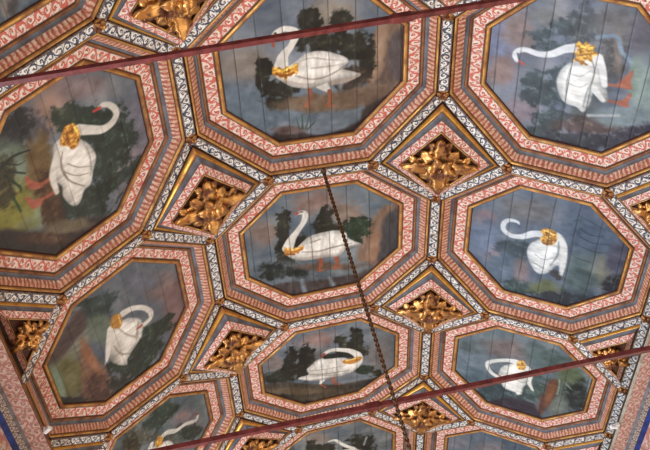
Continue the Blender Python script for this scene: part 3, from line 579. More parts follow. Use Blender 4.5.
  ('b',-0.098,0.064,0.029,-0.101,-0.155,-0.022,(0.26,0.33,0.37),0.3,0.5),
  ('b',-0.363,0.114,0.032,-0.104,-0.066,-0.009,(0.26,0.33,0.36),0.25,0.6),
  ('b',-0.489,0.142,0.041,-0.128,-0.068,-0.009,(0.22,0.28,0.3),0.25,0.5),
  ('b',-0.226,-0.059,0.024,-0.08,-0.159,-0.024,(0.34,0.38,0.4),0.4,0.5),
  ('b',0.322,0.024,0.029,-0.114,-0.14,-0.021,(0.3,0.34,0.37),0.3,0.6),
  ('b',0.392,-0.159,0.037,-0.147,-0.114,-0.02,(0.4,0.41,0.43),0.5,0.4),
  ('b',0.148,-0.162,0.021,-0.076,-0.169,-0.029,(0.36,0.36,0.37),0.4,0.5),
  ('b',0.352,-0.281,0.014,-0.054,-0.137,-0.026,(0.37,0.37,0.42),0.4,0.4),
  ('b',0.23,-0.187,0.006,-0.022,-0.142,-0.025,(0.48,0.45,0.43),0.5,0.4),
  ('s',[(0.283,-0.061,0.0129),(0.314,-0.163,0.0129),(0.222,-0.205,0.0129),(0.155,-0.279,0.015),(-0.019,-0.391,0.0258)],(0.47,0.56,0.64),0.0086),
  ('b',0.001,-0.368,0.022,-0.075,-0.223,-0.043,(0.5,0.58,0.58),0.4,0.4),
  ('b',0.064,-0.316,0.011,-0.038,-0.147,-0.027,(0.48,0.56,0.54),0.4,0.5),
  ('b',-0.361,-0.122,0.07,-0.223,-0.071,-0.011,(0.36,0.3,0.3),0.3,0.4),
  ('b',-0.238,-0.29,0.048,-0.156,-0.079,-0.014,(0.46,0.53,0.56),0.4,0.4),
  ('s',[(-0.283,-0.099,0.0095),(-0.231,-0.268,0.0095)],(0.6,0.64,0.66),0.0071),
  ('b',-0.479,-0.119,0.066,-0.291,-0.063,-0.006,(0.21,0.22,0.27),0.3,0.4),
  ('b',-0.359,-0.354,0.122,-0.134,-0.056,-0.027,(0.24,0.24,0.3),0.3,0.4),
  ('s',[(-0.025,-0.141,0.0113),(-0.018,-0.241,0.0091)],(0.6,0.38,0.32),0.0045),
  ('p',[(-0.011,-0.22),(0.09,-0.272),(0.108,-0.292),(0.026,-0.291),(-0.017,-0.307),(-0.027,-0.253)],(0.62,0.38,0.3),0.0067),
  ('s',[(-0.14,-0.16,0.0116),(-0.14,-0.252,0.0092)],(0.6,0.38,0.32),0.0046),
  ('p',[(-0.141,-0.232),(-0.1,-0.276),(-0.051,-0.297),(-0.068,-0.313),(-0.125,-0.303),(-0.155,-0.312),(-0.158,-0.266)],(0.62,0.38,0.3),0.0069),
  ('p',[(-0.087,0.118),(-0.004,0.109),(0.057,0.076),(0.096,0.03),(0.166,-0.04),(0.154,-0.092),(0.077,-0.134),(-0.021,-0.155),(-0.132,-0.19),(-0.166,-0.164),(-0.103,-0.103),(-0.187,-0.095),(-0.266,-0.065),(-0.238,-0.019),(-0.23,0.046),(-0.174,0.092)],(0.8,0.82,0.82),0.007),
  ('s',[(0.154,-0.092,0.022),(0.062,-0.127,0.022),(-0.035,-0.153,0.0176)],(0.8,0.82,0.83),0.0055),
  ('s',[(-0.078,-0.099,0.0229),(-0.146,-0.161,0.0138)],(0.8,0.82,0.83),0.0057),
  ('s',[(0.038,0.052,0.0034),(-0.069,0.058,0.0045),(-0.216,0.048,0.0034)],(0.54,0.58,0.6),0.0045),
  ('s',[(0.12,-0.057,0.0044),(0.025,-0.086,0.0044),(-0.115,-0.063,0.0044),(-0.226,-0.059,0.0044)],(0.56,0.6,0.62),0.0044),
  ('s',[(-0.079,0.046,0.0028),(-0.088,-0.017,0.0028),(-0.048,-0.063,0.0028)],(0.62,0.66,0.68),0.0035),
  ('s',[(-0.003,0.057,0.0027),(-0.011,-0.006,0.0027),(0.043,-0.059,0.0027)],(0.62,0.66,0.68),0.0034),
  ('s',[(0.184,0.033,0.0331),(0.158,0.1,0.0264),(0.102,0.174,0.022),(0.084,0.244,0.0198),(0.094,0.319,0.0176),(0.077,0.363,0.0176),(0.039,0.38,0.0154),(0.004,0.365,0.0132)],(0.78,0.81,0.84),0.0055),
  ('s',[(0.056,0.365,0.0046),(0.013,0.352,0.0046)],(0.3,0.35,0.42),0.0035),
  ('s',[(0.003,0.346,0.0093),(-0.015,0.319,0.007)],(0.72,0.34,0.32),0.0047),
  ('p',[(0.202,0.05),(0.231,0.034),(0.218,0.008),(0.242,-0.008),(0.223,-0.031),(0.23,-0.058),(0.19,-0.056),(0.173,-0.087),(0.146,-0.059),(0.109,-0.057),(0.115,-0.024),(0.07,-0.006),(0.094,0.018),(0.085,0.049),(0.12,0.034),(0.146,0.05),(0.171,0.033)],(0.78,0.6,0.26),0.0055),
  ('s',[(0.172,0.031,0.0044),(0.223,-0.051,0.0044)],(0.55,0.38,0.16),0.0044),
  ('s',[(0.132,0.027,0.0044),(0.174,-0.071,0.0044)],(0.55,0.38,0.16),0.0044),
  ('s',[(0.201,0.016,0.0088),(0.197,-0.045,0.0088)],(0.93,0.8,0.35),0.0066),
  ('s',[(0.101,0.031,0.009),(0.082,-0.033,0.0067)],(0.6,0.42,0.2),0.0045)
 ]),
 'R1': ((0.36, 0.42, 0.5), [
  ('b',0.132,0.44,0.029,-0.076,-0.082,-0.007,(0.52,0.44,0.46),0.6,0.5),
  ('b',-0.183,0.353,0.032,-0.078,-0.087,-0.008,(0.54,0.46,0.48),0.6,0.5),
  ('b',-0.063,0.424,0.039,-0.097,-0.171,-0.014,(0.4,0.47,0.58),0.6,0.4),
  ('b',0.318,0.17,0.022,-0.183,-0.107,0.001,(0.42,0.43,0.45),0.6,0.5),
  ('b',-0.092,0.202,0.054,-0.133,-0.114,-0.012,(0.24,0.32,0.37),0.3,0.6),
  ('b',-0.336,0.278,0.042,-0.098,-0.179,-0.017,(0.34,0.42,0.5),0.4,0.5),
  ('b',-0.337,0.136,0.025,-0.058,-0.149,-0.016,(0.48,0.44,0.46),0.5,0.5),
  ('b',-0.505,0.159,0.052,-0.118,-0.092,-0.01,(0.2,0.3,0.32),0.3,0.5),
  ('b',-0.42,-0.034,0.051,-0.114,-0.078,-0.01,(0.38,0.42,0.3),0.4,0.5),
  ('b',0.234,-0.251,-0.048,-0.174,-0.159,0.022,(0.29,0.37,0.46),0.5,0.4),
  ('b',-0.105,-0.265,0.046,-0.108,-0.168,-0.025,(0.34,0.42,0.44),0.4,0.5),
  ('b',-0.072,-0.412,-0.037,-0.087,-0.166,0.029,(0.46,0.48,0.44),0.5,0.5),
  ('b',0.1,-0.475,-0.01,-0.071,-0.192,0.01,(0.32,0.34,0.42),0.4,0.4),
  ('b',-0.194,-0.545,0.046,-0.105,-0.113,-0.02,(0.16,0.19,0.25),0.3,0.3),
  ('b',-0.487,-0.204,0.082,-0.267,-0.08,-0.007,(0.18,0.23,0.28),0.3,0.4),
  ('b',-0.254,-0.268,0.048,-0.109,-0.115,-0.017,(0.3,0.38,0.4),0.4,0.5),
  ('s',[(0.278,-0.189,0.0044),(0.24,-0.268,0.0044),(0.261,-0.356,0.0022)],(0.2,0.26,0.32),0.0044),
  ('s',[(0.2,-0.201,0.0044),(0.169,-0.298,0.0044),(0.197,-0.403,0.0022)],(0.2,0.26,0.32),0.0044),
  ('s',[(0.113,-0.195,0.0045),(0.089,-0.311,0.0045),(0.111,-0.4,0.0022)],(0.22,0.28,0.33),0.0045),
  ('s',[(0.329,-0.145,0.0043),(0.381,-0.21,0.0022)],(0.22,0.28,0.33),0.0043),
  ('s',[(-0.013,-0.204,0.0046),(-0.027,-0.31,0.0046)],(0.22,0.28,0.33),0.0046),
  ('s',[(0.393,-0.172,0.0043),(0.338,-0.307,0.0043),(0.314,-0.42,0.0021)],(0.22,0.28,0.33),0.0043),
  ('p',[(-0.074,0.122),(0.006,0.105),(0.07,0.055),(0.176,-0.036),(0.159,-0.098),(0.074,-0.135),(-0.053,-0.143),(-0.152,-0.153),(-0.22,-0.137),(-0.146,-0.098),(-0.241,-0.052),(-0.284,0.012),(-0.244,0.063),(-0.156,0.106)],(0.78,0.81,0.82),0.007),
  ('s',[(0.153,-0.048,0.0269),(0.078,-0.11,0.0224),(-0.043,-0.13,0.0224),(-0.16,-0.135,0.018),(-0.253,-0.132,0.0112)],(0.78,0.8,0.81),0.0067),
  ('b',-0.25,-0.102,-0.018,-0.043,-0.041,0.008,(0.28,0.28,0.3),0.3,0.3),
  ('s',[(0.093,-0.075,0.0045),(-0.032,-0.087,0.0068),(-0.165,-0.052,0.0045)],(0.5,0.55,0.58),0.0068),
  ('s',[(-0.094,0.064,0.0035),(-0.122,0.002,0.0035),(-0.075,-0.069,0.0035)],(0.6,0.65,0.67),0.0047),
  ('s',[(-0.184,0.064,0.0048),(-0.214,-0.009,0.0048)],(0.56,0.6,0.62),0.0071),
  ('s',[(0.127,0.033,0.0317),(0.107,0.098,0.0294),(0.05,0.169,0.0249),(0.031,0.244,0.0204),(0.067,0.301,0.0181),(0.133,0.307,0.0181),(0.177,0.273,0.0159),(0.182,0.221,0.0136),(0.166,0.206,0.0068)],(0.76,0.8,0.83),0.0057),
  ('p',[(0.154,0.056),(0.195,0.023),(0.185,-0.044),(0.117,-0.063),(0.052,-0.043),(0.029,0.012),(0.072,0.05),(0.121,0.033)],(0.74,0.56,0.26),0.0056),
  ('s',[(0.169,0.02,0.009),(0.148,-0.036,0.009)],(0.93,0.78,0.45),0.0067),
  ('s',[(0.045,0.023,0.0092),(0.056,-0.033,0.0069)],(0.58,0.42,0.24),0.0046)
 ]),
 'R2': ((0.38, 0.44, 0.48), [
  ('b',-0.055,0.452,0.06,-0.116,-0.227,-0.016,(0.42,0.49,0.54),0.6,0.5),
  ('b',0.165,0.409,0.057,-0.113,-0.094,-0.007,(0.36,0.42,0.44),0.4,0.5),
  ('b',0.264,0.148,0.033,-0.165,-0.126,0.001,(0.46,0.42,0.42),0.6,0.5),
  ('b',-0.256,0.377,0.083,-0.156,-0.134,-0.01,(0.33,0.41,0.46),0.4,0.5),
  ('b',0.297,-0.167,-0.045,-0.174,-0.123,0.016,(0.32,0.4,0.4),0.4,0.5),
  ('b',-0.163,-0.051,0.1,-0.184,-0.195,-0.022,(0.3,0.38,0.38),0.4,0.5),
  ('b',-0.408,0.203,0.097,-0.174,-0.137,-0.012,(0.27,0.35,0.38),0.3,0.5),
  ('b',0.137,-0.356,0.055,-0.104,-0.183,-0.026,(0.34,0.4,0.3),0.4,0.5),
  ('b',-0.101,-0.351,-0.012,-0.127,-0.167,0.009,(0.36,0.42,0.4),0.4,0.5),
  ('b',-0.074,-0.461,0.048,-0.087,-0.19,-0.028,(0.2,0.24,0.25),0.4,0.4),
  ('b',-0.293,-0.32,0.041,-0.072,-0.132,-0.018,(0.44,0.48,0.46),0.4,0.5),
  ('p',[(-0.01,-0.206),(0.059,-0.273),(-0.13,-0.298),(-0.291,-0.261),(-0.501,-0.209),(-0.449,-0.173),(-0.233,-0.176),(-0.143,-0.214)],(0.42,0.3,0.26),0.0245),
  ('b',-0.16,-0.245,-0.003,-0.029,-0.169,0.011,(0.52,0.36,0.26),0.5,0.4),
  ('p',[(-0.58,0.249),(-0.395,0.083),(-0.357,-0.113),(-0.444,-0.182),(-0.57,-0.218),(-0.611,-0.02),(-0.617,0.184)],(0.22,0.2,0.25),0.0216),
  ('s',[(0.069,-0.291,0.0048),(-0.027,-0.3,0.0048),(-0.13,-0.298,0.0048)],(0.55,0.62,0.55),0.0072),
  ('s',[(0.057,-0.33,0.0048),(-0.008,-0.395,0.0048)],(0.5,0.58,0.48),0.0072),
  ('p',[(-0.009,0.17),(0.072,0.11),(0.145,0.002),(0.091,-0.051),(0.017,-0.069),(-0.083,-0.071),(-0.179,-0.033),(-0.282,-0.025),(-0.286,0.014),(-0.271,0.115),(-0.203,0.151),(-0.115,0.179)],(0.8,0.81,0.79),0.0075),
  ('s',[(0.097,-0.032,0.0244),(0.015,-0.066,0.0195),(-0.086,-0.066,0.0195),(-0.183,-0.108,0.0097)],(0.8,0.81,0.79),0.0073),
  ('s',[(-0.155,-0.001,0.0252),(-0.291,0.004,0.0151)],(0.8,0.81,0.79),0.0076),
  ('s',[(-0.077,0.075,0.005),(-0.118,-0.007,0.005),(-0.072,-0.06,0.005)],(0.56,0.57,0.56),0.0075),
  ('s',[(0.13,0.062,0.0317),(0.116,0.133,0.0219),(0.067,0.216,0.0195),(0.01,0.275,0.0195),(-0.049,0.278,0.0171),(-0.113,0.239,0.0195),(-0.144,0.183,0.0195)],(0.8,0.82,0.81),0.0061),
  ('s',[(-0.119,0.173,0.0101),(-0.128,0.152,0.0076)],(0.66,0.36,0.34),0.0051),
  ('p',[(0.137,0.049),(0.177,0.015),(0.137,-0.014),(0.072,-0.015),(0.04,0.025),(0.07,0.052)],(0.74,0.57,0.28),0.0061)
 ]),
 'R3': ((0.38, 0.44, 0.5), [
  ('b',0.166,0.44,0.067,-0.108,-0.101,-0.006,(0.46,0.47,0.5),0.6,0.5),
  ('b',0.274,0.153,0.097,-0.156,-0.099,-0.009,(0.46,0.45,0.47),0.6,0.5),
  ('b',0.207,-0.072,0.098,-0.153,-0.198,-0.021,(0.3,0.37,0.42),0.4,0.5),
  ('b',-0.145,0.306,0.118,-0.182,-0.177,-0.013,(0.26,0.34,0.37),0.3,0.5),
  ('b',-0.18,0.019,0.106,-0.159,-0.176,-0.017,(0.34,0.4,0.42),0.3,0.5),
  ('p',[(0.006,0.129),(0.102,0.009),(0.017,-0.055),(-0.168,-0.055),(-0.274,0.048),(-0.18,0.132)],(0.8,0.81,0.8),0.0101),
  ('s',[(-0.029,0.126,0.0305),(-0.017,0.221,0.0254),(-0.093,0.309,0.0228),(-0.187,0.341,0.0203)],(0.78,0.8,0.82),0.0076),
  ('p',[(0.091,0.081),(0.141,0.031),(0.07,0.002),(-0.0,0.054)],(0.74,0.57,0.28),0.0075)
 ]),
 'L-1': ((0.38, 0.42, 0.46), [
  ('b',0.533,0.088,0.037,0.065,0.054,-0.016,(0.27,0.34,0.4),0.4,0.4),
  ('b',0.446,-0.066,0.015,0.026,0.061,-0.02,(0.5,0.47,0.45),0.5,0.4),
  ('b',0.455,-0.032,0.015,0.027,0.053,-0.017,(0.35,0.34,0.36),0.5,0.4),
  ('b',0.252,-0.183,0.067,0.124,0.122,-0.042,(0.3,0.34,0.33),0.4,0.5)
 ]),
}

# ------------------------------------------------------------------ the setting: walls, floor, ribs, cornices
def boxv(x0, x1, y0, y1, z0, z1):
    V = [W3((x, y, z)) for x in (x0, x1) for y in (y0, y1) for z in (z0, z1)]
    return V, [(0, 1, 3, 2), (4, 6, 7, 5), (0, 4, 5, 1), (2, 3, 7, 6), (0, 2, 6, 4), (1, 5, 7, 3)]
def boxes(name, L, mat, **k):
    V = []; F = []
    for b in L:
        v, f = boxv(*b); F += [tuple(i+len(V) for i in q) for q in f]; V += v
    return mesh(name, V, F, mat, **k)
FZ = -CZ/SC
ZW = H-SW*math.sin(.61)
for side, nm in ((-1, 'wall_left'), (1, 'wall_right')):
    ws = sorted([w for w in WIN if w[0] == side], key=lambda w: w[1]); L = []; xa, xb = sorted((side*WALLX, side*(WALLX+.25))); prev = YMIN-.2
    for w in ws:
        L.append((xa, xb, prev, w[1]-w[2]/2, FZ, H+.6)); L.append((xa, xb, w[1]-w[2]/2, w[1]+w[2]/2, FZ, w[3])); L.append((xa, xb, w[1]-w[2]/2, w[1]+w[2]/2, w[4], H+.6)); prev = w[1]+w[2]/2
    L.append((xa, xb, prev, YMAX+.2, FZ, H+.6))
    tag(boxes(nm, L, M['plaster']), kind='structure')
tag(boxes('wall_back', [(-WALLX, WALLX, YMIN-.2, YMIN, FZ, H+.6)], M['plaster']), kind='structure')
tag(boxes('wall_front', [(-WALLX, WALLX, YMAX, YMAX+.2, FZ, H+.6)], M['plaster']), kind='structure')
tag(boxes('floor', [(-WALLX-.2, WALLX+.2, YMIN-.2, YMAX+.2, FZ-.1, FZ)], M['floor']), kind='structure')
for i, (s, y, w, z0, z1, e_, c_) in enumerate(WIN):
    x = s*(WALLX+.12); L = []
    for yy in (y-w/2+.025, y, y+w/2-.025): L.append((x-.02, x+.02, yy-.025, yy+.025, z0, z1))
    for zz in (z0+.025, (z0+z1)/2, z1-.025): L.append((x-.018, x+.018, y-w/2, y+w/2, zz-.025, zz+.025))
    wf = boxes('window_%d' % (i+1), L, M['white']); tag(wf, kind='structure')
    boxes('window_pane', [(x-.004, x+.004, y-w/2, y+w/2, z0, z1)], M['glass'], parent=wf)
ceil = empty('ceiling', W3((0, 1.5, H)), kind='structure'); CO = tuple(ceil.location)
# boarding above the coffers
xs = SW+.3
V = []
o, e, y, n = plane(-1); a = o+e*xs+n*.17; o2, e2, _, n2_ = plane(1); b = o2+e2*xs+n2_*.17
prof = [a, np.array([-WF-.05, 0, H+.17]), np.array([WF+.05, 0, H+.17]), b]
prof += [p+np.array([0, 0, .1]) for p in prof[::-1]]
V = [W3(p*np.array([1, 0, 1])+np.array([0, Y, 0])) for Y in (YMIN, YMAX) for p in prof]
F = [tuple(range(8))[::-1], tuple(range(8, 16))]+[(i, (i+1) % 8, 8+(i+1) % 8, 8+i) for i in range(8)]
mesh('boarding', V, F, M['boards'], ceil, CO)
ROWS = range(-1, 4)
def rib(A, B, n_, l=0, mat='blue', wid=RIB, trim=.03, name='painted_rib'):
    A = np.array(A); B = np.array(B); d = unit(B-A); n_ = unit(n_-d*(n_@d)); s = np.cross(n_, d); A = A+d*trim; B = B-d*trim; Ln = np.linalg.norm(B-A)
    V = []; F = []; UV = []
    prof = [(-wid, .06), (-wid, .0), (-wid*.86, -.004), (wid*.86, -.004), (wid, .0), (wid, .06)]
    for P in (A, B):
        for (q, h) in prof: V.append(W3(P+s*q+n_*h))
    k = len(prof); nt = max(1, round(Ln/.050)); u0 = float(np.floor(A[0]*31+A[1]*17))+100
    for i in range(k-1):
        F.append((i, i+1, k+i+1, k+i)); v0, v1 = {2: (0, 1)}.get(i, (0, .03)); UV.append(((u0, v0), (u0, v1), (u0+nt, v1), (u0+nt, v0)))
    o_ = mesh(name, V, F, M[mat], ceil, CO, UV); return o_
UPN = {0: plane(0)[3], -1: plane(-1)[3], 1: plane(1)[3]}
FN = {s: unit(UPN[0]+UPN[s]) for s in (-1, 1)}
NODES = []
for r in ROWS:
    for s in (-1, 1):
        rib(n3('f', s, r, -1), n3('f', s, r, 1), FN[s])
        rib(n3('w', s, r, -1), n3('w', s, r, 1), UPN[s]); rib(n3('w', s, r, 1), n3('w', s, r+1, -1), UPN[s])
        for sy in (-1, 1): NODES += [('f', s, r, sy), ('w', s, r, sy)]
for t in range(-2, 4):
    rib(n3('a', -1, t), n3('a', 1, t), UPN[0])
    for s in (-1, 1):
        rib(n3('c', s, t), n3('d', s, t), UPN[s])
        NODES += [(k, s, t) for k in 'acd']
        for rr, sy in ((t, 1), (t+1, -1)):
            if rr < -1 or rr > 3: continue
            rib(n3('f', s, rr, sy), n3('a', s, t), UPN[0]); rib(n3('f', s, rr, sy), n3('c', s, t), UPN[s]); rib(n3('d', s, t), n3('w', s, rr, sy), UPN[s])
# cornices: (x outward from the wall node line, z) broken line -> one long moulding per painted band
CP = [('pale', .036, .012, .105, -.01), ('brown', .105, -.01, .105, -.17), ('brown', .105, -.17, -.083, -.172), ('pale', -.083, -.172, -.076, -.196),
      ('drab', -.076, -.198, .022, -.208), ('grey', .022, -.210, .034, -.228), ('dusk', .034, -.228, .074, -.245), ('navy', .074, -.247, .104, -.268), ('drab', .104, -.270, .185, -.52), ('brown', .185, -.52, .20, -.56)]
tn = 1
for side in (-1, 1):
    o, e, y, n = plane(side); wn = o+e*SW
    for mat, x0, z0, x1, z1 in CP:
        if mat == 'pale' and side < 0: mat = 'brown'
        pts = []
        for Y in (YMIN, YMAX):
            for (x, z, b) in ((x0, z0, 0), (x1, z1, 0), (x1+.012, z1+.03, 1), (x0+.012, z0+.03, 1)):
                pts.append(W3((wn[0]+side*x, Y, wn[2]+z)))
        Lw = math.hypot(x1-x0, z1-z0); nt = round((YMAX-YMIN)/max(Lw*.48, .035))
        F = [(0, 1, 5, 4), (1, 2, 6, 5), (2, 3, 7, 6), (3, 0, 4, 7), (0, 3, 2, 1), (4, 5, 6, 7)]
        uvq = ((0, 0), (0, 1), (nt, 1), (nt, 0)); fl = ((0, 0), (0, .03), (1, .03), (1, 0))
        uvs = [uvq, fl, fl, fl, fl, fl]
        if mat == 'drab':      # broad frieze: two rows of scroll
            a_, b_, c_, d_ = pts[0], pts[1], pts[4], pts[5]; pts += [(a_+b_)/2, (c_+d_)/2]; nt = round(nt*.62)
            F = [(0, 8, 9, 4), (8, 1, 5, 9)]+F[1:]; q2 = lambda v0, v1, k: ((k, v0), (k, v1), (nt+k, v1), (nt+k, v0))
            uvs = [q2(.13, .86, 0), q2(.86, .13, .5), fl, fl, fl, fl, fl]
        ob = mesh('trim_%d' % tn, pts, F, M[mat], None, tuple(W3((wn[0]+side*x0, 0, wn[2]+z0))), uvs); tn += 1
        tag(ob, kind='structure')
#OBJ#
# ------------------------------------------------------------------ octagonal coffers
NAME = {  # short names and full labels
 (0, 0): ('arched-neck swan', 'large octagonal coffer, white swan standing on both feet with arched neck, behind upper red rod'),
 (0, 1): ('upright-neck swan', 'octagonal coffer crossed by the chain, painted swan with neck held straight up'),
 (0, 2): ('preening swan', 'octagonal coffer, painted swan facing right and curling its neck back over its body'),
 (0, 3): ('half-seen low swan', 'octagonal coffer cut by bottom edge, pale head of a swan between dark bushes'),
 (-1, -1): ('corner', 'dark octagonal coffer cut off in the top left corner, only bare sky showing'),
 (-1, 0): ('orange-footed swan', 'left octagonal coffer, swan with hooked neck, orange feet and spiky plants at its edge'),
 (-1, 1): ('looped-neck swan', 'left octagonal coffer, swan bending its neck in a closed loop, greenish painted sheen below'),
 (-1, 2): ('outstretched-neck swan', 'lower left octagonal coffer crossed by rod, swan stretching a thin wavy neck'),
 (1, 0): ('right gold-ruffed swan', 'large right octagonal coffer, bluish-white swan with bright gold crown collar and two orange legs'),
 (1, 1): ('round-bodied swan', 'right octagonal coffer in misty blue, round-bodied swan with hooked neck and no legs showing'),
 (1, 2): ('swan behind rod', 'right octagonal coffer, swan with folded neck partly hidden by the lower red rod'),
 (1, 3): ('sky-only', 'octagonal coffer cut by the bottom right edge, only its blue sky showing'),
 (0, -1): ('unseen central', 'octagonal coffer above the arched-neck swan, outside the photo'),
 (1, -1): ('unseen right', 'octagonal coffer above the gold-ruffed right swan, outside the photo'),
 (-1, 3): ('unseen left', 'octagonal coffer below the outstretched-neck swan, outside the photo'),
}
BANDS = [('outer_gilt_moulding', .004, .008, .024, .022, bead(4, .011), 'gold', .07), ('fluted_band', .024, .022, .056, .059, cove(4, -.005), 'flute', .031),
 ('slate_cove', .056, .058, .074, .075, cove(4, .005), 'grey', .07), ('middle_gilt_moulding', .074, .075, .095, .082, bead(4, .009), 'brown', .07),
 ('scroll_frieze', .095, .082, .169, .087, FLAT, 'pink', .050), ('inner_gilt_moulding', .169, .086, .202, .086, bead(5, .012), 'gold', .07), ('shadow_gap', .202, .086, .205, .098, FLAT, 'ground', .07)]
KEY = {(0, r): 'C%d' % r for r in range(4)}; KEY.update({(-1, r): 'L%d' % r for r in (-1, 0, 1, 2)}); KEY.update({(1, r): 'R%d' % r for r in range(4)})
KEY.update({(0, -1): 'C3', (1, -1): 'R3', (-1, 3): 'L-1'})
for (side, r), (short, label) in NAME.items():
    poly = octo(side, r); o, e, y, n = plane(side); c = sum(np.array(p) for p in poly)/8
    org = tuple(W3(o+e*c[0]+y*c[1]))
    t = empty('octagonal_coffer', org, label, 'ceiling coffer', 'octagonal swan coffers')
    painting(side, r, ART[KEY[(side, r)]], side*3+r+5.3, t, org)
    for nm, t0, h0, t1, h1, prof, mat, tile in BANDS:
        band(nm, poly, side, RIB+t0, h0, RIB+t1, h1, prof, M[mat], t, org, tile)

# ------------------------------------------------------------------ carved rosettes and their diamond frames
def leaf(L, W, z0, arch, tip, lobes=3, n=12, m=6):
    """solid lobed leaf along +x, swelling towards +z; local units = modules"""
    V = []; F = []
    for i in range(n+1):
        t = i/n; w = W*(math.sin(math.pi*min(1, t*.92+.08))**.6)*(1+.22*math.cos(2*math.pi*lobes*t+2.6))*(1 if i < n else .05)
        zc = z0+arch*math.sin(math.pi*t**.9)+tip*t*t
        for j in range(m+1):
            s = -1+2*j/m
            V.append((L*t-.10*L*abs(s)*(1-t), w*s, zc*(1-.35*s*s)-.25*arch*math.exp(-(s*3.2)**2)))
        for j in (m, 0):
            s = -1+2*j/m; V.append((L*t, w*s*.5, max(zc-.03, -.005)-.004))
    k = m+3
    for i in range(n):
        for j in range(k): F.append((i*k+j, i*k+(j+1) % k, (i+1)*k+(j+1) % k, (i+1)*k+j))
    F.append(tuple(range(k))[::-1]); F.append(tuple(n*k+j for j in range(k)))
    return V, F
def dome(R, Hh, n=14, m=6, bump=.12, lob=7):
    V = []; F = []
    for i in range(m+1):
        a = math.pi/2*i/m
        for j in range(n):
            b = 2*math.pi*j/n; rr = R*math.cos(a)*(1+bump*math.cos(lob*b)*math.sin(2*a)) if i < m else R*.05
            V.append((rr*math.cos(b), rr*math.sin(b), Hh*math.sin(a)))
    for i in range(m):
        for j in range(n): F.append((i*n+j, i*n+(j+1) % n, (i+1)*n+(j+1) % n, (i+1)*n+j))
    F.append(tuple(m*n+j for j in range(n))); F.append(tuple(range(n))[::-1])
    return V, F
def place(name, VF, mat, parent, c, ex, ey, en, ang, base, org, lift=0):
    V, F = VF; ca, sa = math.cos(ang), math.sin(ang)
    P = [W3(c+ex*(x*ca-y_*sa)+ey*(x*sa+y_*ca)+en*(z+base+lift)) for x, y_, z in V]
    return mesh(name, P, F, mat, parent, org, smooth=True)
def rosette(parent, c, ex, ey, en, org, k=1.0, half=None):
    """c on the carved ground; en points down into the room"""
    ros = place('rosette', dome(.075*k, .022, 16, 4, .0), M['leaf'], parent, c, ex, ey, en, 0, 0, org)
    ok = lambda a: half is None or math.cos(a)*half > -.2
    for i in range(4):
        a = math.pi/2*i
        if not ok(a): continue
        place('acanthus_leaf', leaf(.245*k, .052*k, .012, .045, .045, 4), M['leaf'], ros, c, ex, ey, en, a, 0, org)
        for q in (-1, 1):
            place('side_leaf', leaf(.090*k, .032*k, .010, .032, .01, 2, 8, 4), M['leaf'], ros, c+ (ex*math.cos(a)+ey*math.sin(a))*.135*k, ex, ey, en, a+q*.95, 0, org)
    for i in range(4):
        a = math.pi/2*i+math.pi/4
        if not ok(a): continue
        place('corner_leaf', leaf(.165*k, .056*k, .012, .042, .015, 3), M['leaf'], ros, c, ex, ey, en, a, 0, org)
        for q in (-1, 1):
            place('edge_leaf', leaf(.105*k, .030*k, .008, .028, .015, 2, 8, 4), M['leaf'], ros, c+(ex*math.cos(a)+ey*math.sin(a))*.10*k, ex, ey, en, a+q*1.25, 0, org)
    for i in range(6):
        a = math.pi/3*i+.26
        place('petal', leaf(.108*k, .034*k, .020, .040, .018, 1, 8, 6), M['leaf'], ros, c, ex, ey, en, a, 0, org, .030)
    place('bud', dome(.022*k, .035), M['leaf'], ros, c, ex, ey, en, 0, .055, org)
    return ros
RING = [('outer_gilt_moulding', .038, .006, .060, -.016, bead(4, .008), 'bright', .07), ('slate_band', .060, -.014, .078, -.036, cove(4, .004), 'grey', .07),
        ('scroll_frieze', .078, -.038, .122, -.064, FLAT, 'pink', .042), ('inner_gilt_moulding', .122, -.064, .136, -.060, bead(3, .004), 'gold', .07)]
def pendant(corners, n_, label, group, half=None, k=1.0, ground_h=-.05, inr=.311):
    C = [np.array(p) for p in corners]; N = len(C); n_ = unit(n_); c = sum(C)/N
    org = tuple(W3(c))
    t = empty('rosette_panel', org, label, 'carved ceiling panel', group)
    def pt(i, ins, h):
        fl = min(1, (ins-.034)/.05); v = C[i]-c; v = v-n_*(v@n_)*fl
        return c+v*(1-ins/inr)+n_*h
    for nm, t0, h0, t1, h1, prof, mat, tile in RING:
        V = []; F = []; UV = []; K = len(prof)
        for i in range(N):
            j = (i+1) % N; d = unit(C[j]-C[i]); mid = (C[i]+C[j])/2; b0 = len(V); us = []
            for f, bl in prof:
                for q in (i, j):
                    P = pt(q, t0+(t1-t0)*f, h0+(h1-h0)*f+bl); V.append(W3(P)); us.append((float((P-mid)@d)/tile+3*i+40, f))
            for q in range(K-1):
                f4 = (2*q, 2*q+1, 2*q+3, 2*q+2); F.append(tuple(b0+x for x in f4)); UV.append([us[x] for x in f4])
        mesh(nm, V, F, M[mat], t, org, UV, smooth=K > 2)
    G_ = [pt(i, .134, ground_h) for i in range(N)]; G2 = [p+n_*.02 for p in G_]
    mesh('carved_ground', [W3(p) for p in G_+G2], [tuple(range(N)), tuple(range(N, 2*N))[::-1]]+[(i, (i+1) % N, N+(i+1) % N, N+i) for i in range(N)], M['ground'], t, org)
    ey = np.array([0, 1., 0]); ex = unit(np.cross(ey, n_))
    rosette(t, sum(G_)/N, ex, ey, -n_, org, k, half)
    return t
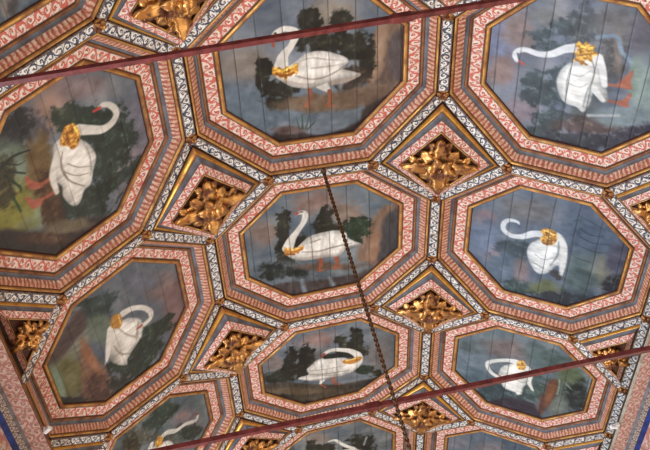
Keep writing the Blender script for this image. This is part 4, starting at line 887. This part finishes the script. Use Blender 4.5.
DL = {(-1, -1): 'carved gilt rosette in diamond cut by the top edge, left of the arched-neck swan',
 (-1, 0): 'dark gilt rosette in kite-shaped frame between orange-footed swan and upright-neck swan',
 (-1, 1): 'gilt rosette diamond between looped-neck swan and preening swan',
 (-1, 2): 'gilt rosette below the preening swan, half hidden at the bottom edge under the rod',
 (1, 0): 'upper right carved gilt rosette diamond between arched-neck swan and gold-ruffed right swan',
 (1, 1): 'bright carved gilt rosette diamond right of the chain, under the round-bodied swan',
 (1, 2): 'bright gilt rosette diamond beneath the lower red rod, beside the chain'}
for t in range(-1, 3):
    for s in (-1, 1):
        lab = DL.get((s, t), 'gilt rosette diamond above the picture edge, outside the photo')
        pendant([n3('f', s, t, 1), n3('c', s, t), n3('f', s, t+1, -1), n3('a', s, t)], FN[s], lab, 'carved rosette diamonds')
WL = {(-1, 0): 'half rosette in triangular frame at the left wall, above the looped-neck swan', (-1, 1): 'triangular rosette panel at left wall below the looped-neck swan',
      (1, 0): 'triangular rosette panel at the right picture edge beside the round-bodied swan', (1, 1): 'triangular rosette panel at the right wall, crossed by the lower red rod',
      (1, 2): 'triangular rosette panel at right wall below the swan behind the rod', (-1, -1): 'triangular rosette panel at left wall beside the orange-footed swan',
      (-1, 2): 'triangular rosette panel by left wall, outside the photo', (1, -1): 'triangular rosette panel by right wall, outside the photo'}
for t in range(-1, 3):
    for s in (-1, 1):
        pendant([n3('d', s, t), n3('w', s, t, 1), n3('w', s, t+1, -1)], UPN[s], WL[(s, t)], 'triangular wall panels', half=None, k=.54, inr=.175*1.45)

# ------------------------------------------------------------------ gilt bosses on the rib crossings
SH = {k: v[0] for k, v in NAME.items()}
ROWW = {-1: 'top', 0: 'first', 1: 'second', 2: 'third', 3: 'fourth'}
def boss_label(nk):
    k, s, r = nk[:3]; sd = 'left' if s < 0 else 'right'
    if k == 'f': return 'gilt boss at %s end of rib between %s and %s' % ('upper' if nk[3] < 0 else 'lower', SH[(0, r)], SH[(s, r)])
    if k == 'w': return 'gilt boss on %s wall band at %s corner of %s coffer' % (sd, 'upper' if nk[3] < 0 else 'lower', SH[(s, r)])
    side = 0 if k == 'a' else s
    if (side, r) in SH: where = 'lower'; q = SH[(side, r)]
    else: where = 'upper'; q = SH[(side, r+1)]
    end = sd if k == 'a' else ('inner' if k == 'c' else 'outer')
    return 'gilt boss at the %s %s corner of the %s coffer' % (where, end, q)
for nk in NODES:
    P = n3(*nk); k, s = nk[0], nk[1]; n_ = FN[s] if k == 'f' else UPN[0 if k == 'a' else s]
    org = tuple(W3(P)); t = empty('gilt_boss', org, boss_label(nk), 'boss', 'gilt bosses on the rib crossings')
    ey = np.array([0, 1., 0]); ex = unit(np.cross(ey, n_)); Pn = P-n_*.002
    V = []; N = 8
    for z, q in ((.004, 1), (-.006, 1), (-.010, .85)):
        for i in range(N): a = math.pi/4*i+math.pi/8; V.append(W3(P+ex*math.cos(a)*.040*q+ey*math.sin(a)*.040*q+n_*z))
    F = [tuple(range(N)), tuple(range(2*N, 3*N))[::-1]]+[(L_*N+i, L_*N+(i+1) % N, (L_+1)*N+(i+1) % N, (L_+1)*N+i) for L_ in (0, 1) for i in range(N)]
    mesh('mount', V, F, M['mount'], t, org)
    for i in range(4): place('petal', leaf(.040, .013, .010, .012, .002, 1, 5, 4), M['leaf'], t, P, ex, ey, -n_, math.pi/2*i+math.pi/4, .004, org)
    place('knob', dome(.011, .016, 10, 4, 0), M['leaf'], t, P, ex, ey, -n_, 0, .014, org)

# ------------------------------------------------------------------ iron tie rods
ZR = 3.35
def rod(Y, wdt, xc, label):
    org = tuple(W3((0, Y, ZR))); t = empty('tie_rod', org, label, 'tie rod', 'red iron tie rods')
    def prism(x0, x1, w0, w1, nm, rot=.30, mat='rust'):
        V = []
        for x, w in ((x0, w0), (x0+.012, w1), (x1-.012, w1), (x1, w0)):
            for i in range(4): a = math.pi/2*i+math.pi/4+rot; V.append(W3((x, Y+w*.707*math.cos(a), ZR+w*.707*math.sin(a))))
        F = [(0, 1, 2, 3)[::-1], (12, 13, 14, 15)]+[(4*k+i, 4*k+(i+1) % 4, 4*k+4+(i+1) % 4, 4*k+4+i) for k in range(3) for i in range(4)]
        return mesh(nm, V, F, M[mat], t, org)
    prism(-WALLX-.02, WALLX+.02, wdt, wdt, 'bar', 0.0)
    prism(xc-.05, xc+.05, wdt*1.1, wdt*1.42, 'coupling', 0.0)
rod(-1.3011, .0225, .142, 'upper dark red iron tie rod crossing the standing swan coffer')
rod(1.6054, .0305, .017, 'lower dark red iron tie rod crossing the chain near the bottom')
# ------------------------------------------------------------------ chandelier chain
CX, CY = .011, .77
def torus_link(nm, z, ang, parent, org, R1=.0150, R2=.0075, rt=.0052):
    V = []; F = []; n, m_ = 14, 6
    for i in range(n):
        a = 2*math.pi*i/n; cx, cz = R2*math.cos(a), R1*math.sin(a); nx, nz = math.cos(a), math.sin(a)
        for j in range(m_):
            b = 2*math.pi*j/m_; q = rt*math.cos(b); w = rt*math.sin(b)
            lx, lz = cx+nx*q, cz+nz*q
            V.append(W3((CX+lx*math.cos(ang)-w*math.sin(ang), CY+lx*math.sin(ang)+w*math.cos(ang), z+lz)))
    for i in range(n):
        for j in range(m_): F.append((i*m_+j, i*m_+(j+1) % m_, ((i+1) % n)*m_+(j+1) % m_, ((i+1) % n)*m_+j))
    return mesh(nm, V, F, M['iron'], parent, org, smooth=True)
org = tuple(W3((CX, CY, H))); ch = empty('chandelier_chain', org, 'dark bronzed iron chain hanging from the rib above the upright-neck swan', 'chain')
V, F = dome(.022, .022, 12, 4, 0); mesh('ceiling_hook', [W3((CX+x, CY+y_, H+.004-z)) for x, y_, z in V], F, M['iron'], ch, org, smooth=True)
l0 = torus_link('link', H-.034, 0, ch, org); l1 = torus_link('link', H-.034, math.pi/2, ch, org)
for i in range(1, 142):
    o_ = (l0 if i % 2 == 0 else l1)
    if i == 1: c_ = l1
    else: c_ = o_.copy(); col.objects.link(c_); c_.parent = ch
    c_.location = (0, 0, -.0178*i*SC)
# ------------------------------------------------------------------ small white clips by the cornices
def clip(P, side, ang, label):
    org = tuple(W3(P)); t = empty('cable_clip', org, label, 'clip', 'white clips by the cornices')
    P = np.array(P); a = np.array([math.cos(ang), math.sin(ang), 0]); b = np.array([-math.sin(ang), math.cos(ang), 0]); c = np.array([0, 0, 1.])
    def bx(nm, off, l, w, h):
        V = [W3(P+off+a*l*i+b*w*j+c*h*k) for i in (-1, 1) for j in (-1, 1) for k in (-1, 1)]
        mesh(nm, V, [(0, 1, 3, 2), (4, 6, 7, 5), (0, 4, 5, 1), (2, 3, 7, 6), (0, 2, 6, 4), (1, 5, 7, 3)], M['white'], t, org)
    bx('body', a*0, .028, .013, .010); bx('bracket', np.array([side*.030, 0, .012]), .014, .014, .012)
clip((-1.918, 1.415, 3.53), -1, -.75, 'small white clip by the left cornice below the looped-neck swan')
clip((1.899, 2.870, 3.53), 1, .35, 'small white clip by the right cornice near the bottom right')
